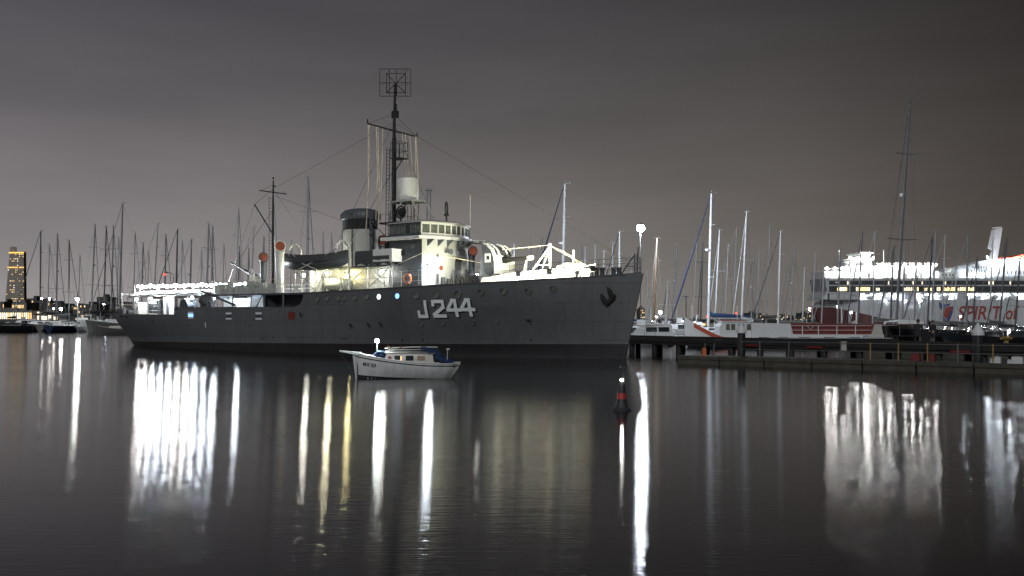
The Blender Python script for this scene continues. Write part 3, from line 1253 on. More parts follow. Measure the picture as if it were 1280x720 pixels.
for i in range(6):
    x0, x1 = 38.4 + i * .48, 38.4 + i * .48 + .48
    wn2 = MB()
    wn2.add([(x0, -2.49, 8.25), (x1, -2.49, 8.25), (x1, -2.49, 8.82), (x0, -2.49, 8.82)], [(0, 1, 2, 3)])
    wo = wn2.build('window', M['glasslit'] if i != 3 else M['glass'], ship, smooth=0)
    f2 = MB()
    f2.tube([(x0, -2.51, 8.22), (x0, -2.51, 8.86)], .045, 5)
    f2.build('window_frame', M['navy'], wo)
rf = MB()
ro = bridge_outline(38.2, 41.4, 2.62, .76)
rf.prism(ro, 8.95, 9.0, 'xy')
n = len(ro)
cxr, cyr = 40.2, 0
vs = [(x, y, 9.0) for x, y in ro] + [(cxr + (x - cxr) * .7, y * .7, 9.17) for x, y in ro] + [(cxr + (x - cxr) * .2, y * .2, 9.22) for x, y in ro]
fs = []
for k in range(2):
    for i in range(n):
        j = (i + 1) % n
        fs.append((k * n + i, k * n + j, (k + 1) * n + j, (k + 1) * n + i))
fs.append(tuple(range(2 * n, 3 * n)))
rf.add(vs, fs)
rf.build('wheelhouse_roof', M['cream'], ship, smooth=30)
fx = MB()                                    # brackets under the ledge, door, ports, horn on the front
bc2 = bow_curve(41.35, 2.5, .75, 14)
for i in (1, 3, 5, 8, 10, 12):
    x, y = bc2[i]
    fx.prism([(x - .02, 7.8), (x + .55, 7.8), (x - .02, 7.35)], y - .05, y + .05, 'xz')
fx.build('ledge_bracket', M['navy'], ship, smooth=0)


def front(y, off=.0):
    return 41.35 + .75 * (1 - (y / 2.5) ** 2) + off


dr = MB()
y0 = .35
dr.add([(front(y0 - .38, .03), y0 - .38, 4.9), (front(y0 + .38, .03), y0 + .38, 4.9), (front(y0 + .38, .03), y0 + .38, 6.45), (front(y0 - .38, .03), y0 - .38, 6.45)], [(0, 1, 2, 3)])
dro = dr.build('bridge_door', M['navy'], ship, smooth=0)
dr = MB()
dr.add([(front(y0 - .38, .1), y0 - .40, 6.4), (front(y0 + .38, .1), y0 + .40, 6.4), (front(y0 + .38, .1), y0 + .40, 6.62), (front(y0 - .38, .1), y0 - .40, 6.62)], [(0, 1, 2, 3)])
dr.build('door_lintel', M['black'], dro, smooth=0)
for y, z, mt, r in ((-1.25, 5.9, 'orange', .16), (1.55, 5.75, 'glasslit', .19), (-1.5, 6.75, 'black', .1)):
    pm = MB()
    pm.lathe([(r, 0), (r, .06), (r * .7, .07)], (front(y), y, z), 14, 'x')
    pm.build('bridge_port', M[mt], ship)
hn = MB()
hn.tube([(front(-.9), -.9, 7.0), (front(-.9) + .25, -.9, 7.0)], .06, 6)
hn.lathe([(.05, 0), (.08, .15), (.2, .35)], (front(-.9) + .2, -.9, 7.0), 12, 'x')
hn.tube([(front(.5) + .1, .15, 6.8), (front(.5) + .1, .15, 7.6), (front(.5) + .1, .75, 7.6)], .04, 5)
hn.bb(front(.3), front(.3) + .3, .1, .7, 6.8, 7.1)
hn.build('siren', M['navy'], ship)
dk2 = MB()                                   # dark gear at the foot of the bridge
random.seed(9)
for k in range(13):
    y = -2.2 + 4.6 * k / 12
    hgt = random.uniform(.35, 1.0)
    dk2.tube([(front(y) + .9, y, 4.6), (front(y) + .9, y, 4.8 + hgt)], random.uniform(.07, .17), 7)
dk2.build('deck_fitting', M['iron'], ship)
dk2 = MB()
dk2.bb(38.9, 39.9, -2.62, -2.53, 6.75, 7.1)
dk2.build('bridge_side_recess', M['black'], ship, smooth=0)
for u, z in ((39.9, 5.75), (40.5, 7.35)):
    pm = MB()
    pm.lathe([(.17, -.04), (.17, 0)], (u, -2.53, z), 14, 'y')
    pm.build('bridge_port', M['glasslit'] if z > 7 else M['dknavy'], ship)
ld = MB()
for u in (39.05, 39.35):
    ld.tube([(u, -3.3, 4.5), (u - .35, -2.75, 7.0)], .035, 5)
for k in range(9):
    q = k / 9
    ld.tube([(39.05 - .35 * q, -3.3 + .55 * q, 4.6 + 2.4 * q), (39.35 - .35 * q, -3.3 + .55 * q, 4.6 + 2.4 * q)], .018, 4)
ld.build('ladder', M['shipwhite'], ship)
wr = MB()
wr.tube([(39.6, -2.9, 6.2), (41.6, -2.6, 6.9), (44.5, 0, 6.2)], .02, 5)
wr.build('signal_line', M['rope'], ship)
# monkey island rails, searchlight, lantern on its tower, DF loop, whip
railing('monkey_island_railing', [(38.3, -2.4, 9.0), (40.0, -2.45, 9.05)], .8, 2, .018, M['black'], .7)
sl = MB()
sl.tube([(38.0, -1.0, 8.9), (38.0, -1.0, 9.6)], .05, 6)
sl.tube([(38.0 + .42 * math.cos(k * PI / 8), -1.0, 9.95 + .42 * math.sin(k * PI / 8)) for k in range(17)], .06, 6, cap=False)
sl.ball((38.0, -.9, 9.95), .33, 12, 8)
sl.build('searchlight', M['black'], ship)
lt = MB()
lt.lathe([(.05, 10.85), (.72, 10.87), (.74, 10.95), (.74, 12.3), (.7, 12.42), (.05, 12.5)], (37.75, 0, 0), 24)
lt.build('radar_lantern', M['shipwhite'], ship, smooth=40)
lt = MB()
lt.bb(36.6, 38.9, -.8, .8, 10.72, 10.82)
for a, b2 in (((36.8, -.7, 10.75), (36.8, -.7, 8.0)), ((36.8, .7, 10.75), (36.8, .7, 8.0)), ((38.8, -.7, 10.75), (39.9, -.9, 8.95)), ((38.8, .7, 10.75), (39.9, .9, 8.95)), ((37.7, -.7, 10.75), (37.7, -.7, 8.9))):
    lt.tube([a, b2], .055, 6)
lt.build('lantern_tower', M['cream'], ship)
df = MB()
df.tube([(41.35, 0, 9.15), (41.35, 0, 9.62)], .06, 6)
df.tube([(41.35 + .25 * math.cos(k * PI / 12), -.4 * math.cos(k * PI / 12), 10.05 + .45 * math.sin(k * PI / 12)) for k in range(25)], .055, 6, cap=False)
df.lathe([(.14, 9.55), (.2, 9.62), (.1, 9.75)], (41.35, 0, 0), 10)
df.build('direction_finder_loop', M['black'], ship)
df = MB()
df.tube([(41.9, 1.9, 9.0), (41.9, 1.9, 11.2)], [.03, .012], 5)
df.build('whip_aerial', M['halyard'], ship)

# ------------------------------------------------------------- foremast
fm = MB()
MX = 36.35
fm.tube([(MX, 0, 4.4), (MX, 0, 9.5), (MX + .05, 0, 15.9), (MX + .1, 0, 18.6)], [.20, .17, .12, .07], 10)
fm.tube([(MX + .02, .0, 11.0), (MX + .06, .0, 15.5)], .16, 8)
fm.bb(MX - .12, MX + .4, -.12, .12, 16.9, 17.4)
fm.tube([(MX + .25, 0, 17.3), (MX + .25, 0, 17.9)], .06, 6)
fmo = fm.build('foremast', M['black'], ship)
yd = MB()
YL = 2.62
yd.tube([(MX, YL - .15, 15.95), (MX, 0, 16.0), (MX, -YL, 16.1)], [.05, .075, .05], 6)
yd.tube([(MX, -YL, 16.1), (MX, -YL, 16.4)], .05, 5)
yd.tube([(MX, YL - .15, 15.95), (MX, YL - .15, 16.25)], .05, 5)
yd.build('yard', M['black'], ship)
ldm = MB()
for s_ in (-.15, .15):
    ldm.tube([(MX - .38, s_ - .3, 8.0), (MX - .25, s_ - .3, 14.8)], .022, 4)
for k in range(26):
    z = 8.1 + k * .26
    ldm.tube([(MX - .38 + .0195 * (z - 8), -.45, z), (MX - .38 + .0195 * (z - 8), -.15, z)], .018, 4)
ldm.build('mast_ladder', M['black'], ship)
cn_ = MB()
for zz in (13.95, 14.5, 15.1):
    cn_.tube([(MX + .15, -.45, zz), (MX + .95, -.45, zz), (MX + .95, .45, zz), (MX + .15, .45, zz), (MX + .15, -.45, zz)], .022, 4)
for x in (MX + .15, MX + .55, MX + .95):
    for y in (-.45, .45):
        cn_.tube([(x, y, 13.95), (x, y, 15.1)], .022, 4)
cn_.bb(MX + .1, MX + 1.0, -.47, .47, 13.9, 13.94)
cn_.tube([(MX + .9, 0, 13.9), (MX + .1, 0, 13.0)], .04, 5)
cn_.build('lookout_cage', M['black'], ship)
pf = MB()
pf.bb(MX - .9, MX + 1.3, -1.1, 1.1, 9.28, 9.33)
for y in (-1.1, 1.1):
    pf.tube([(MX - .9, y, 9.9), (MX + 1.3, y, 9.9)], .02, 4)
    for x in (MX - .9, MX - .2, MX + .6, MX + 1.3):
        pf.tube([(x, y, 9.3), (x, y, 9.9)], .02, 4)
pf.tube([(MX - .9, -1.1, 9.3), (MX - .3, -.3, 8.2), (MX, 0, 8.2)], .03, 4)
pf.build('mast_platform', M['dknavy'], ship)
# radar bedstead, square to the camera side
ra = MB()
RC = Vector((MX + .15, 0, 19.45))
ax = Vector((.8, .6, 0)).normalized()


def rp(a, b2, o=0.0):
    return RC + ax * a + Vector((0, 0, b2)) + Vector((.6, -.8, 0)) * o


hw, hh = 1.12, .98
for b2 in (-hh, -.02, hh):
    ra.tube([rp(-hw, b2), rp(hw, b2)], .025, 5)
for a in (-hw, -.42, .1, .72, hw):
    ra.tube([rp(a, -hh), rp(a, hh)], .022, 5)
ra.tube([rp(-.65, -.70, -.15), rp(.72, -.70, -.15), rp(.72, .70, -.15), rp(-.65, .70, -.15), rp(-.65, -.70, -.15)], .035, 5)
for a, b2 in ((-.65, -.7), (.72, -.7), (.72, .7), (-.65, .7)):
    ra.tube([rp(0, 0, -.3), rp(a, b2, -.15)], .03, 5)
ra.tube([rp(-.02, -.9, -.3), rp(-.02, -.05, -.3)], .12, 8)
for k in range(5):
    for j in range(4):
        ra.tube([rp(-.9 + .45 * k, -.75 + .5 * j, .05), rp(-.9 + .45 * k, -.6 + .5 * j, .05)], .012, 4)
ra.tube([rp(-.02, -1.0, -.3), (MX + .1, 0, 17.8)], .07, 8)
ra.build('radar_aerial', M['black'], ship)
# standing rigging and halyards
rg = MB()
T = (MX, 0, 16.6)
for p in ((55.8, 0, 5.9), (32.2, -3.6, 4.6), (32.2, 3.6, 4.6), (39.8, -3.6, 4.6), (39.8, 3.6, 4.6), (23.05, 0, 12.9)):
    rg.tube([T, p], .012, 4)
rg.tube([(MX, 0, 13.2), (32.6, -3.5, 4.6)], .018, 4)
rg.tube([(MX, 0, 13.2), (38.9, -3.0, 9.0)], .018, 4)
rg.tube([(MX, -YL, 16.1), (MX, 0, 17.2)], .016, 4)
rg.tube([(MX, YL - .15, 15.95), (MX, 0, 17.2)], .016, 4)
for p, z in ((.30, 0), (.55, 0), (.72, 0)):
    q = Vector(T).lerp(Vector((32.2, -3.6, 4.6)), p)
    rg.ball(q, .08, 6, 4)
rg.build('standing_rigging', M['wire'], ship)
hy = MB()
for y, e_ in ((-2.55, (MX - .2, -2.6, 7.6)), (-2.45, (MX + .1, -2.9, 8.2)), (-1.6, (MX + .3, -1.9, 8.0)), (-1.1, (MX + .5, -2.2, 7.4)), (-1.75, (MX, -1.8, 9.4)), (1.2, (MX + .6, 1.3, 8.8)), (1.7, (MX + .5, 1.6, 8.9)), (2.35, (MX + .4, 2.2, 8.9)), (2.3, (MX + .2, 1.9, 8.9)), (.9, (MX + .5, 1.0, 9.1))):
    a = Vector((MX, y, 16.0))
    e2 = Vector(e_)
    mid = (a + e2) / 2 + Vector((.12, 0, 0))
    hy.tube([a, mid, e2], .03, 4)
hy.build('signal_halyard', M['halyard'], ship)

# ------------------------------------------------------------- foredeck: 4-inch gun
gun = empty('deck_gun', (0, 0, 0))
gun.parent = ship
g_ = MB()
SP = [(45.55, 5.55), (45.35, 7.38), (45.75, 7.24), (46.1, 6.95), (46.3, 6.55), (46.38, 6.1), (46.38, 5.4), (46.1, 5.2)]
for y in (-1.1, 1.1):
    g_.prism(SP, y - .02, y + .02, 'xz')
rows = [[(x, -1.08, z), (x, -.28, z), (x, .28, z), (x, 1.08, z)] for x, z in [(45.36, 7.37), (45.75, 7.23), (46.1, 6.94), (46.3, 6.54), (46.38, 6.1), (46.38, 5.4)]]
g_.grid(rows, skip=lambda i, k: k == 1 and i == 3)
gs = g_.build('gun_shield', M['shipwhite'], gun, smooth=0)
sdp = MB()  # unlit side of the shield, its shade put into a darker panel
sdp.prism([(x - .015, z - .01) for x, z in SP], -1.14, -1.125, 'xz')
sdp.build('shield_side_shade', M['dknavy'], gun, smooth=0)
sl3 = MB()
for y0_, y1_ in ((-.86, -.54), (-.36, .36), (.54, .86)):
    sl3.grid([[(x, y0_, z), (x, y1_, z)] for x, z in ((45.80, 7.235), (46.12, 6.955), (46.30, 6.62))])
sl3.build('shield_slot', M['dknavy'], gun, smooth=0)
rbs = MB()
for y in (-.95, -.45, .45, .95):
    rbs.tube([(45.35, y, 7.42), (45.77, y, 7.30), (46.15, y, 7.0), (46.37, y, 6.57), (46.45, y, 6.1)], .06, 6)
for y in (-.7, .7):
    rbs.bb(46.38, 46.45, y - .12, y + .12, 6.0, 6.25)
rbs.build('shield_rib', M['shipwhite'], gun)
bg_ = MB()
bg_.bb(45.62, 46.12, -1.152, -1.143, 6.15, 6.72)
bgo = bg_.build('shield_badge', M['shipwhite'], gun, smooth=0)
bg_ = MB()
bg_.prism([(45.7, 6.24), (45.82, 6.34), (45.95, 6.30), (46.03, 6.44), (45.95, 6.6), (45.86, 6.54), (45.8, 6.62), (45.75, 6.5), (45.8, 6.42)], -1.16, -1.153, 'xz')
bg_.build('badge_figure', M['black'], bgo, smooth=0)
ba = MB()
ba.tube([(45.8, 0, 6.33), (46.8, 0, 6.35), (46.85, 0, 6.35), (48.35, 0, 6.40)], [.24, .21, .15, .12], 12)
ba.build('gun_barrel', M['gunblack'], gun)
ba = MB()
ba.tube([(48.3, 0, 6.40), (48.62, 0, 6.41)], [.15, .16], 10)
ba.build('muzzle_cover', M['shipwhite'], gun)
pd = MB()
pd.lathe([(1.0, 4.75), (1.0, 4.95), (.6, 5.1), (.5, 5.6)], (45.6, 0, 0), 18)
pd.bb(44.8, 46.1, -.6, .6, 5.3, 6.5)
pd.build('gun_pedestal', M['navy'], gun)
cr_ = MB()
cr_.tube([(47.9, -.28, 4.9), (48.15, 0, 6.27), (47.9, .28, 4.9)], .06, 6)
cr_.build('barrel_crutch', M['shipwhite'], gun)
# breakwater, tripod, capstan house, posts
bw_ = MB()
bw_.grid([[(46.9, -3.2, 4.75), (47.0, -3.15, 5.05)], [(49.2, -1.9, 4.9), (49.35, -1.85, 5.42)], [(50.9, -.7, 5.0), (51.1, -.65, 5.6)], [(51.3, 0, 5.0), (51.5, 0, 5.65)], [(50.9, .7, 5.0), (51.1, .65, 5.6)], [(46.9, 3.2, 4.75), (47, 3.15, 5.05)]])
for k in range(6):
    q = k / 5
    x, y = 47.4 + 3.2 * q, -2.95 + 2.1 * q
    bw_.prism([(x - .5, 4.9), (x, 4.9), (x, 5.1 + .4 * q)], y - .02 + .1, y + .02 + .1, 'xz')
bw_.build('breakwater', M['shipwhite'], ship, smooth=0)
ht = MB()
ht.bb(47.6, 49.6, -1.4, 1.4, 4.85, 5.3)
ht.bb(47.75, 48.6, -2.0, -1.5, 4.8, 5.35)
ht.build('hatch', M['navy'], ship, smooth=0)
tp = MB()
tp.tube([(50.0, 0, 4.95), (50.0, 0, 7.15)], .085, 8)
tp.tube([(48.6, -.7, 4.95), (50.0, 0, 7.1)], .06, 6)
tp.tube([(48.6, .7, 4.95), (50.0, 0, 7.1)], .06, 6)
tp.tube([(49.3, -.35, 5.9), (50.0, 0, 5.9)], .04, 5)
tp.ball((50.0, 0, 7.18), .12, 8, 6)
tp.build('derrick_tripod', M['shipwhite'], ship)
rp_ = MB()
rp_.tube([(50, 0, 7.15), (46.8, -.8, 6.95)], .03, 5)
rp_.tube([(50, 0, 7.15), (51.7, -.3, 6.45), (53.2, -.8, 5.3)], .03, 5)
rp_.tube([(50, 0, 7.1), (52.4, .5, 5.8)], .03, 5)
rp_.tube([(53.1, -1.1, 5.65), (55.2, -.6, 5.9)], .03, 5)
rp_.tube([(53.1, -1.1, 5.3), (55.2, -.6, 5.45)], .03, 5)
rp_.build('guy_rope', M['rope'], ship)
cp = MB()
cp.bb(51.4, 52.1, -.42, .42, 4.98, 5.85)
cp.bb(51.3, 52.2, -.48, .48, 5.80, 5.93)
cp.tube([(51.75, -.8, 5.45), (51.75, .8, 5.45)], .12, 8)
cp.lathe([(.1, -.12), (.36, -.1), (.36, .1), (.1, .12)], (51.1, -.42, 5.5), 14, 'x')
cp.lathe([(.25, 4.95), (.2, 5.2), (.28, 5.5)], (53.0, -.5, 0), 12)
cp.build('anchor_windlass', M['shipwhite'], ship, smooth=30)
cp = MB()
cp.tube([(51.9, -.2, 6.0), (51.9, -.2, 6.75)], .08, 6)
cp.tube([(53.1, -1.1, 5.0), (53.1, -1.1, 5.75)], .07, 6)
cp.tube([(52.9, -1.2, 5.0), (53.1, -1.1, 5.6)], .05, 6)
cp.build('deck_post', M['shipwhite'], ship)
cp = MB()
cp.ball((50.75, -1.3, 5.42), .13, 8, 6)
cp.tube([(50.4, -1.3, 5.0), (50.5, -1.3, 5.35), (50.75, -1.3, 5.42)], .05, 6)
cp.build('hose_nozzle', M['ringorange'], ship)
bk2 = MB()
for x, y in ((54.0, -.9), (54.35, -.8), (55.0, -.55), (55.3, -.45)):
    bk2.lathe([(.16, 5.0), (.13, 5.15), (.13, 5.4), (.19, 5.45), (.17, 5.52)], (x, y, .03), 10)
bk2.build('mooring_bitts', M['dknavy'], ship)
railing('bow_railing', [(46.0, -3.7, 4.72), (49, -2.95, 4.82), (52, -1.95, 4.95), (54.3, -1.15, 5.06), (56.3, -.25, 5.17), (56.55, 0, 5.2), (56.3, .25, 5.17), (54.3, 1.15, 5.06), (50, 2.7, 4.9), (46, 3.7, 4.72)], .95, 3, .016, M['navy'], 1.6)
js = MB()
js.tube([(56.3, 0, 5.15), (56.35, 0, 6.75)], .04, 6)
for y in (-.14, .14):
    js.tube([(56.2, y, 5.15), (56.2, y, 6.35)], .04, 6)
js.tube([(55.3, -.2, 5.15), (56.2, -.14, 6.3)], .045, 6)
js.tube([(55.6, -.2, 5.6), (56.2, -.14, 5.6)], .03, 5)
js.build('jack_staff', M['navy'], ship)

# lamps: lit ones on board, with some added to brighten funnel, foredeck and bridge
lamp(29.35, 2.35, 5.7, .15, 300, (1.0, .97, .84))            # under the boat, after end
lamp(33.0, 3.35, 5.72, .10, 560, WARM)
lamp(34.2, 2.5, 5.55, .10, 260, (1.0, .84, .40))
lamp(42.7, -1.7, 5.5, .09, 330, WHITE)             # star beneath the boat
lamp(38.0, 2.9, 5.65, .14, 230, (.98, 1.0, .92))
lamp(31.2, 2.6, 6.5, .14, 420, WARM)               # added behind the boat to brighten the funnel
lamp(42.2, 2.9, 5.75, .17, 330, COOL)              # bridge corner
lamp(22.6, 3.3, 3.85, .13, 320, COOL)              # two on the after deckhouse
lamp(26.9, 3.3, 3.95, .13, 320, (.68, .80, 1.0))
lamp(19.6, 3.0, 4.1, .10, 1100, COOL)
lamp(10.6, 2.95, 4.2, .09, 1300, WHITE)
lamp(13.2, 3.05, 4.2, .09, 1300, COOL)
lamp(7.6, 2.4, 4.2, .09, 1000, WHITE)
lamp(16.6, 3.05, 4.2, .09, 1200, COOL)
lamp(21.0, 2.6, 4.95, .06, 500, WARM)              # by the after gun
lamp(25.2, 2.2, 4.9, .05, 500, WARM)
FLOOD = (1.0, .96, .72)


def flood(u, v, z, d, L_, s_=.15):
    """light box added to brighten foredeck and bridge front, lit face along d (ship frame, y to port)"""
    c = Vector((u, -v, z))
    d = Vector(d).normalized()
    a = d.cross(Vector((0, 0, 1))).normalized()
    b2 = a.cross(d)
    g = MB()
    cs = [(-1, -1), (1, -1), (1, 1), (-1, 1)]
    back = [c - d * .14 + a * (p * s_ * .6) + b2 * (q * s_ * .6) for p, q in cs]
    frt = [c + d * .05 + a * (p * s_ * 1.15) + b2 * (q * s_ * 1.15) for p, q in cs]
    inn = [c + d * .03 + a * (p * s_) + b2 * (q * s_) for p, q in cs]
    g.add(back + frt, [(0, 1, 2, 3), (0, 1, 5, 4), (1, 2, 6, 5), (2, 3, 7, 6), (3, 0, 4, 7)])
    g.tube([c, (c.x, c.y, z - .6)], .03, 5)
    o = g.build('added_floodlight', M['dknavy'], ship, smooth=0)
    g = MB()
    g.add(inn, [(0, 1, 2, 3)])
    k = g.build('lit_glass', lampmat(FLOOD, L_), o, smooth=0, fix=False)
    if k.data.polygons[0].normal.dot(d) < 0:
        k.data.flip_normals()


flood(49.4, 2.55, 5.25, (-.75, .6, .18), 2300)
flood(51.3, 1.95, 5.35, (-.62, .75, .10), 1700)
flood(53.9, 1.15, 5.5, (-.85, .45, .05), 1500)
flood(44.9, 2.9, 5.1, (-.80, .55, .30), 420)

# ------------------------------------------------------------- things that hang on the ship
rf2 = Matrix.Translation(ship.location) @ Matrix.Rotation(SHIP_RZ, 4, 'Z')


def on_ship(o):
    """place a top-level thing modelled in the ship's frame"""
    o.matrix_world = rf2
    return o


wb_ = empty('ships_boat', label='grey whaler with a canvas cover slung on davits beside the funnel', cat='boat')
on_ship(wb_)
rows = []
for i in range(21):
    t = i / 20
    u = 29.5 + 6.6 * t
    b2 = .92 * max(.02, 1 - abs(2 * t - 1) ** 2.6)
    zk = 5.9 + .42 * abs(2 * t - 1) ** 4
    zt = 6.72 + .22 * abs(2 * t - 1) ** 2.2
    rows.append([(u, -4.25 + b2 * math.sin(a) , zk + (zt - zk) * (1 - math.cos(a)) ** 1.0 if abs(a) <= PI / 2 else zt) for a in [(-.5 + j / 12) * PI for j in range(13)]])
wm = MB()
wm.grid(rows)
wm.build('hull', M['navy'], wb_, smooth=60)
wm = MB()
rows = []
for i in range(21):
    t = i / 20
    u = 29.5 + 6.6 * t
    b2 = .95 * max(.02, 1 - abs(2 * t - 1) ** 2.6)
    zt = 6.72 + .22 * abs(2 * t - 1) ** 2.2
    rows.append([(u, -4.25 - b2, zt - .30 + .03 * (i % 2)), (u, -4.25 - b2, zt + .02), (u, -4.25 - b2 * .4, zt + .24), (u, -4.25, zt + .3), (u, -4.25 + b2 * .4, zt + .24), (u, -4.25 + b2, zt)])
wm.grid(rows)
wm.build('canvas_cover', M['canvas'], wb_, smooth=60)

lbuoy = empty('lifebuoy', label='orange and white lifebuoy ring hung low on the grey side of the bridge', cat='lifebuoy')
on_ship(lbuoy)
lm = MB()
lc = Vector((40.25, -2.72, 5.15))
n = 24
lm.tube([lc + Vector((.30 * math.cos(2 * PI * k / n), 0, .30 * math.sin(2 * PI * k / n))) for k in range(n + 1)], .085, 8, cap=False)
lm.build('ring', M['ringorange'], lbuoy, smooth=60)
lm = MB()
for q in range(4):
    a0 = q * PI / 2 + .6
    lm.tube([lc + Vector((.30 * math.cos(a0 + k * .08), 0, .30 * math.sin(a0 + k * .08))) for k in range(4)], .092, 8)
lm.build('reflective_band', M['shipwhite'], lbuoy)

sl_ = empty('string_lights', label='string of glaring white bulbs strung along the awning over the warship stern', cat='string lights')
on_ship(sl_)
cb = MB()
NB = 27
pts = []
for k in range(NB):
    t = k / (NB - 1)
    pts.append(Vector((3.95 + 16.8 * t, 0, 5.42 - .12 * t + .05 * math.cos(k * 2.1))))
cb.tube([p + Vector((0, 0, .12)) for p in pts], .015, 4)
cb.build('cable', M['black'], sl_)
random.seed(5)
for k, p in enumerate(pts):
    b_ = MB()
    b_.ball(p, .16 if k % 2 else .14, 8, 6)
    col = WHITE if k < 3 or 9 <= k < 13 else COOL
    b_.build('bulb', lampmat(col, 1500 if k % 2 else 14, bool(k % 2)), sl_, smooth=60)

# ================================================================== small craft and the pier
def loft_hull(L_, B, fb_bow, fb_stern, draft=.45, rake=.5, transom=.55, n=22, stern_round=0.0):
    """hull with the bow at +x, waterline at z=0"""
    rows = []
    for i in range(n + 1):
        t = i / n
        x = -L_ / 2 + L_ * t
        if t < .45:
            w_ = transom + (1 - transom) * math.sin(PI / 2 * t / .45)
            if stern_round:
                w_ *= min(1, .25 + (t / stern_round) ** .6 * .75) if t < stern_round else 1
        else:
            w_ = max(.015, 1 - ((t - .45) / .55) ** 2.3)
        zt = fb_stern + (fb_bow - fb_stern) * t ** 1.7 - .10 * math.sin(PI * t)
        b2 = B / 2 * w_
        d = draft * (1 - .7 * abs(2 * t - .9) ** 3) if t < .95 else draft * .25
        r = []
        for a, fx_ in ((0, 0), (.45, .35), (.8, .7), (.94, .9), (1, 1)):
            z = -d + (zt + d) * fx_
            q = a
            if t > .6:
                q = a + (fx_ - a) * (t - .6) / .4 * .55
            xx = x + (rake * (fx_ - 1) * max(0, (t - .7) / .3)) + (.25 * (fx_ - 1) * -1 * max(0, (.12 - t) / .12))
            r.append((xx, -b2 * q, z))
        full = r[::-1] + [(p[0], -p[1], p[2]) for p in r[1:]]
        rows.append(full)
    mb = MB()
    mb.grid(rows)
    mb.add([*rows[0]], [tuple(range(len(rows[0])))])
    edge = [(r[0], r[-1]) for r in rows]
    return mb, edge


def deck_from(edge, drop=.04, crown=.05):
    mb = MB()
    mb.grid([[(a[0], a[1], a[2] - drop), ((a[0] + b2[0]) / 2, 0, a[2] - drop + crown), (b2[0], b2[1], b2[2] - drop)] for a, b2 in edge])
    return mb


def coach(x0, x1, w0, w1, z0, hgt, slope=.4):
    mb = MB()
    vs = [(x0, -w0, z0), (x1, -w1, z0), (x1, w1, z0), (x0, w0, z0),
          (x0 + .05, -w0 * .85, z0 + hgt), (x1 - slope, -w1 * .8, z0 + hgt * .85), (x1 - slope, w1 * .8, z0 + hgt * .85), (x0 + .05, w0 * .85, z0 + hgt)]
    mb.add(vs, [(0, 1, 5, 4), (1, 2, 6, 5), (2, 3, 7, 6), (3, 0, 4, 7), (4, 5, 6, 7), (3, 2, 1, 0)])
    return mb


YH = 15.0


def make_yacht(mast='alu', hullm='gelwhite', cover='sailblue', furl='furlblue', spread=2, thick=.10, boom=True, gear=True, fr=.10):
    y = empty('sailing_yacht')
    hm, edge = loft_hull(10.5, 3.2, 1.35, 1.05)
    hm.build('hull', M[hullm], y, 40)
    deck_from(edge).build('deck', M['gelwhite'], y)
    cb_ = coach(-2.4, 2.6, .95, .6, 1.02, .55, .6).build('cabin', M['gelwhite'] if hullm != 'gelcream' else M['gelcream'], y, smooth=0)
    for x in (-1.6, -.4, .7):
        for sg in (-1, 1):
            wn_ = MB()
            yy = .95 - .07 * (x + 2.4)
            wn_.box((x, sg * (yy - .055), 1.32), (.75, .03, .2))
            wn_.build('cabin_window', M['glass'], cb_, smooth=0)
    m_ = MB()
    m_.tube([(.9, 0, 1.5), (.9, 0, YH * .75), (.9, 0, YH)], [thick * 1.2, thick * 1.15, thick * .85], 8)
    m_.tube([(.9, 0, YH), (.9, 0, YH + .35)], .015, 4)
    m_.tube([(.6, -.35, YH + .05), (.75, .35, YH + .05)], .02, 4)
    m_.tube([(.85, 0, YH + .02), (.3, 0, YH + .16)], .02, 4)
    mo = m_.build('mast', M[mast], y)
    for k in range(spread):
        z = YH * (k + 1.05) / (spread + .85) + 1.0
        s_ = MB()
        hw_ = 1.05 - .2 * k
        s_.tube([(.75, -hw_, z + .05), (.9, 0, z), (.75, hw_, z + .05)], .032, 5)
        s_.build('spreader', M[mast], mo)
    if gear:
        s_ = MB()
        s_.lathe([(.02, -.12), (.22, -.1), (.22, .1), (.02, .12)], (1.2, 0, YH * .62), 10)
        s_.build('radar_dome', M['gelwhite'], mo)
    if boom:
        b_ = MB()
        b_.tube([(.8, 0, 2.45), (-3.6, 0, 2.55)], .07, 6)
        bo_ = b_.build('boom', M[mast], y)
        b_ = MB()
        b_.tube([(.75, 0, 3.1), (.6, 0, 2.75), (-1.2, 0, 2.72), (-3.5, 0, 2.66)], [.10, .24, .2, .1], 8)
        b_.build('sail_cover', M[cover], bo_, smooth=60)
    r_ = MB()
    for p, z in (((.6, -1.5, 1.1), YH * .98), ((.6, 1.5, 1.1), YH * .98), ((-5.1, 0, 1.1), YH), ((.4, -1.45, 1.1), YH * .55), ((.4, 1.45, 1.1), YH * .55)):
        r_.tube([(.9, 0, z), p], .009, 4)
    r_.build('rigging', M['wire'], y)
    f_ = MB()
    f_.tube([(4.95, 0, 1.55), (4.0, 0, 4.7), (1.0, 0, YH * .985)], [.05, fr, .035], 7)
    f_.build('furled_headsail', M[furl], y, smooth=60)
    l_ = MB()
    for sg in (-1, 1):
        pts_ = [(e_[0 if sg < 0 else 1][0], e_[0 if sg < 0 else 1][1] * .96, e_[0][2] + .55) for e_ in edge[1:-1:3]]
        l_.tube(pts_, .012, 4)
        for p in pts_:
            l_.tube([(p[0], p[1], p[2] - .58), p], .014, 4)
    l_.tube([(4.6, -.35, 1.9), (5.2, 0, 1.95), (4.6, .35, 1.9)], .02, 4)
    l_.build('guard_rail', M['steelpost'], y)
    return y


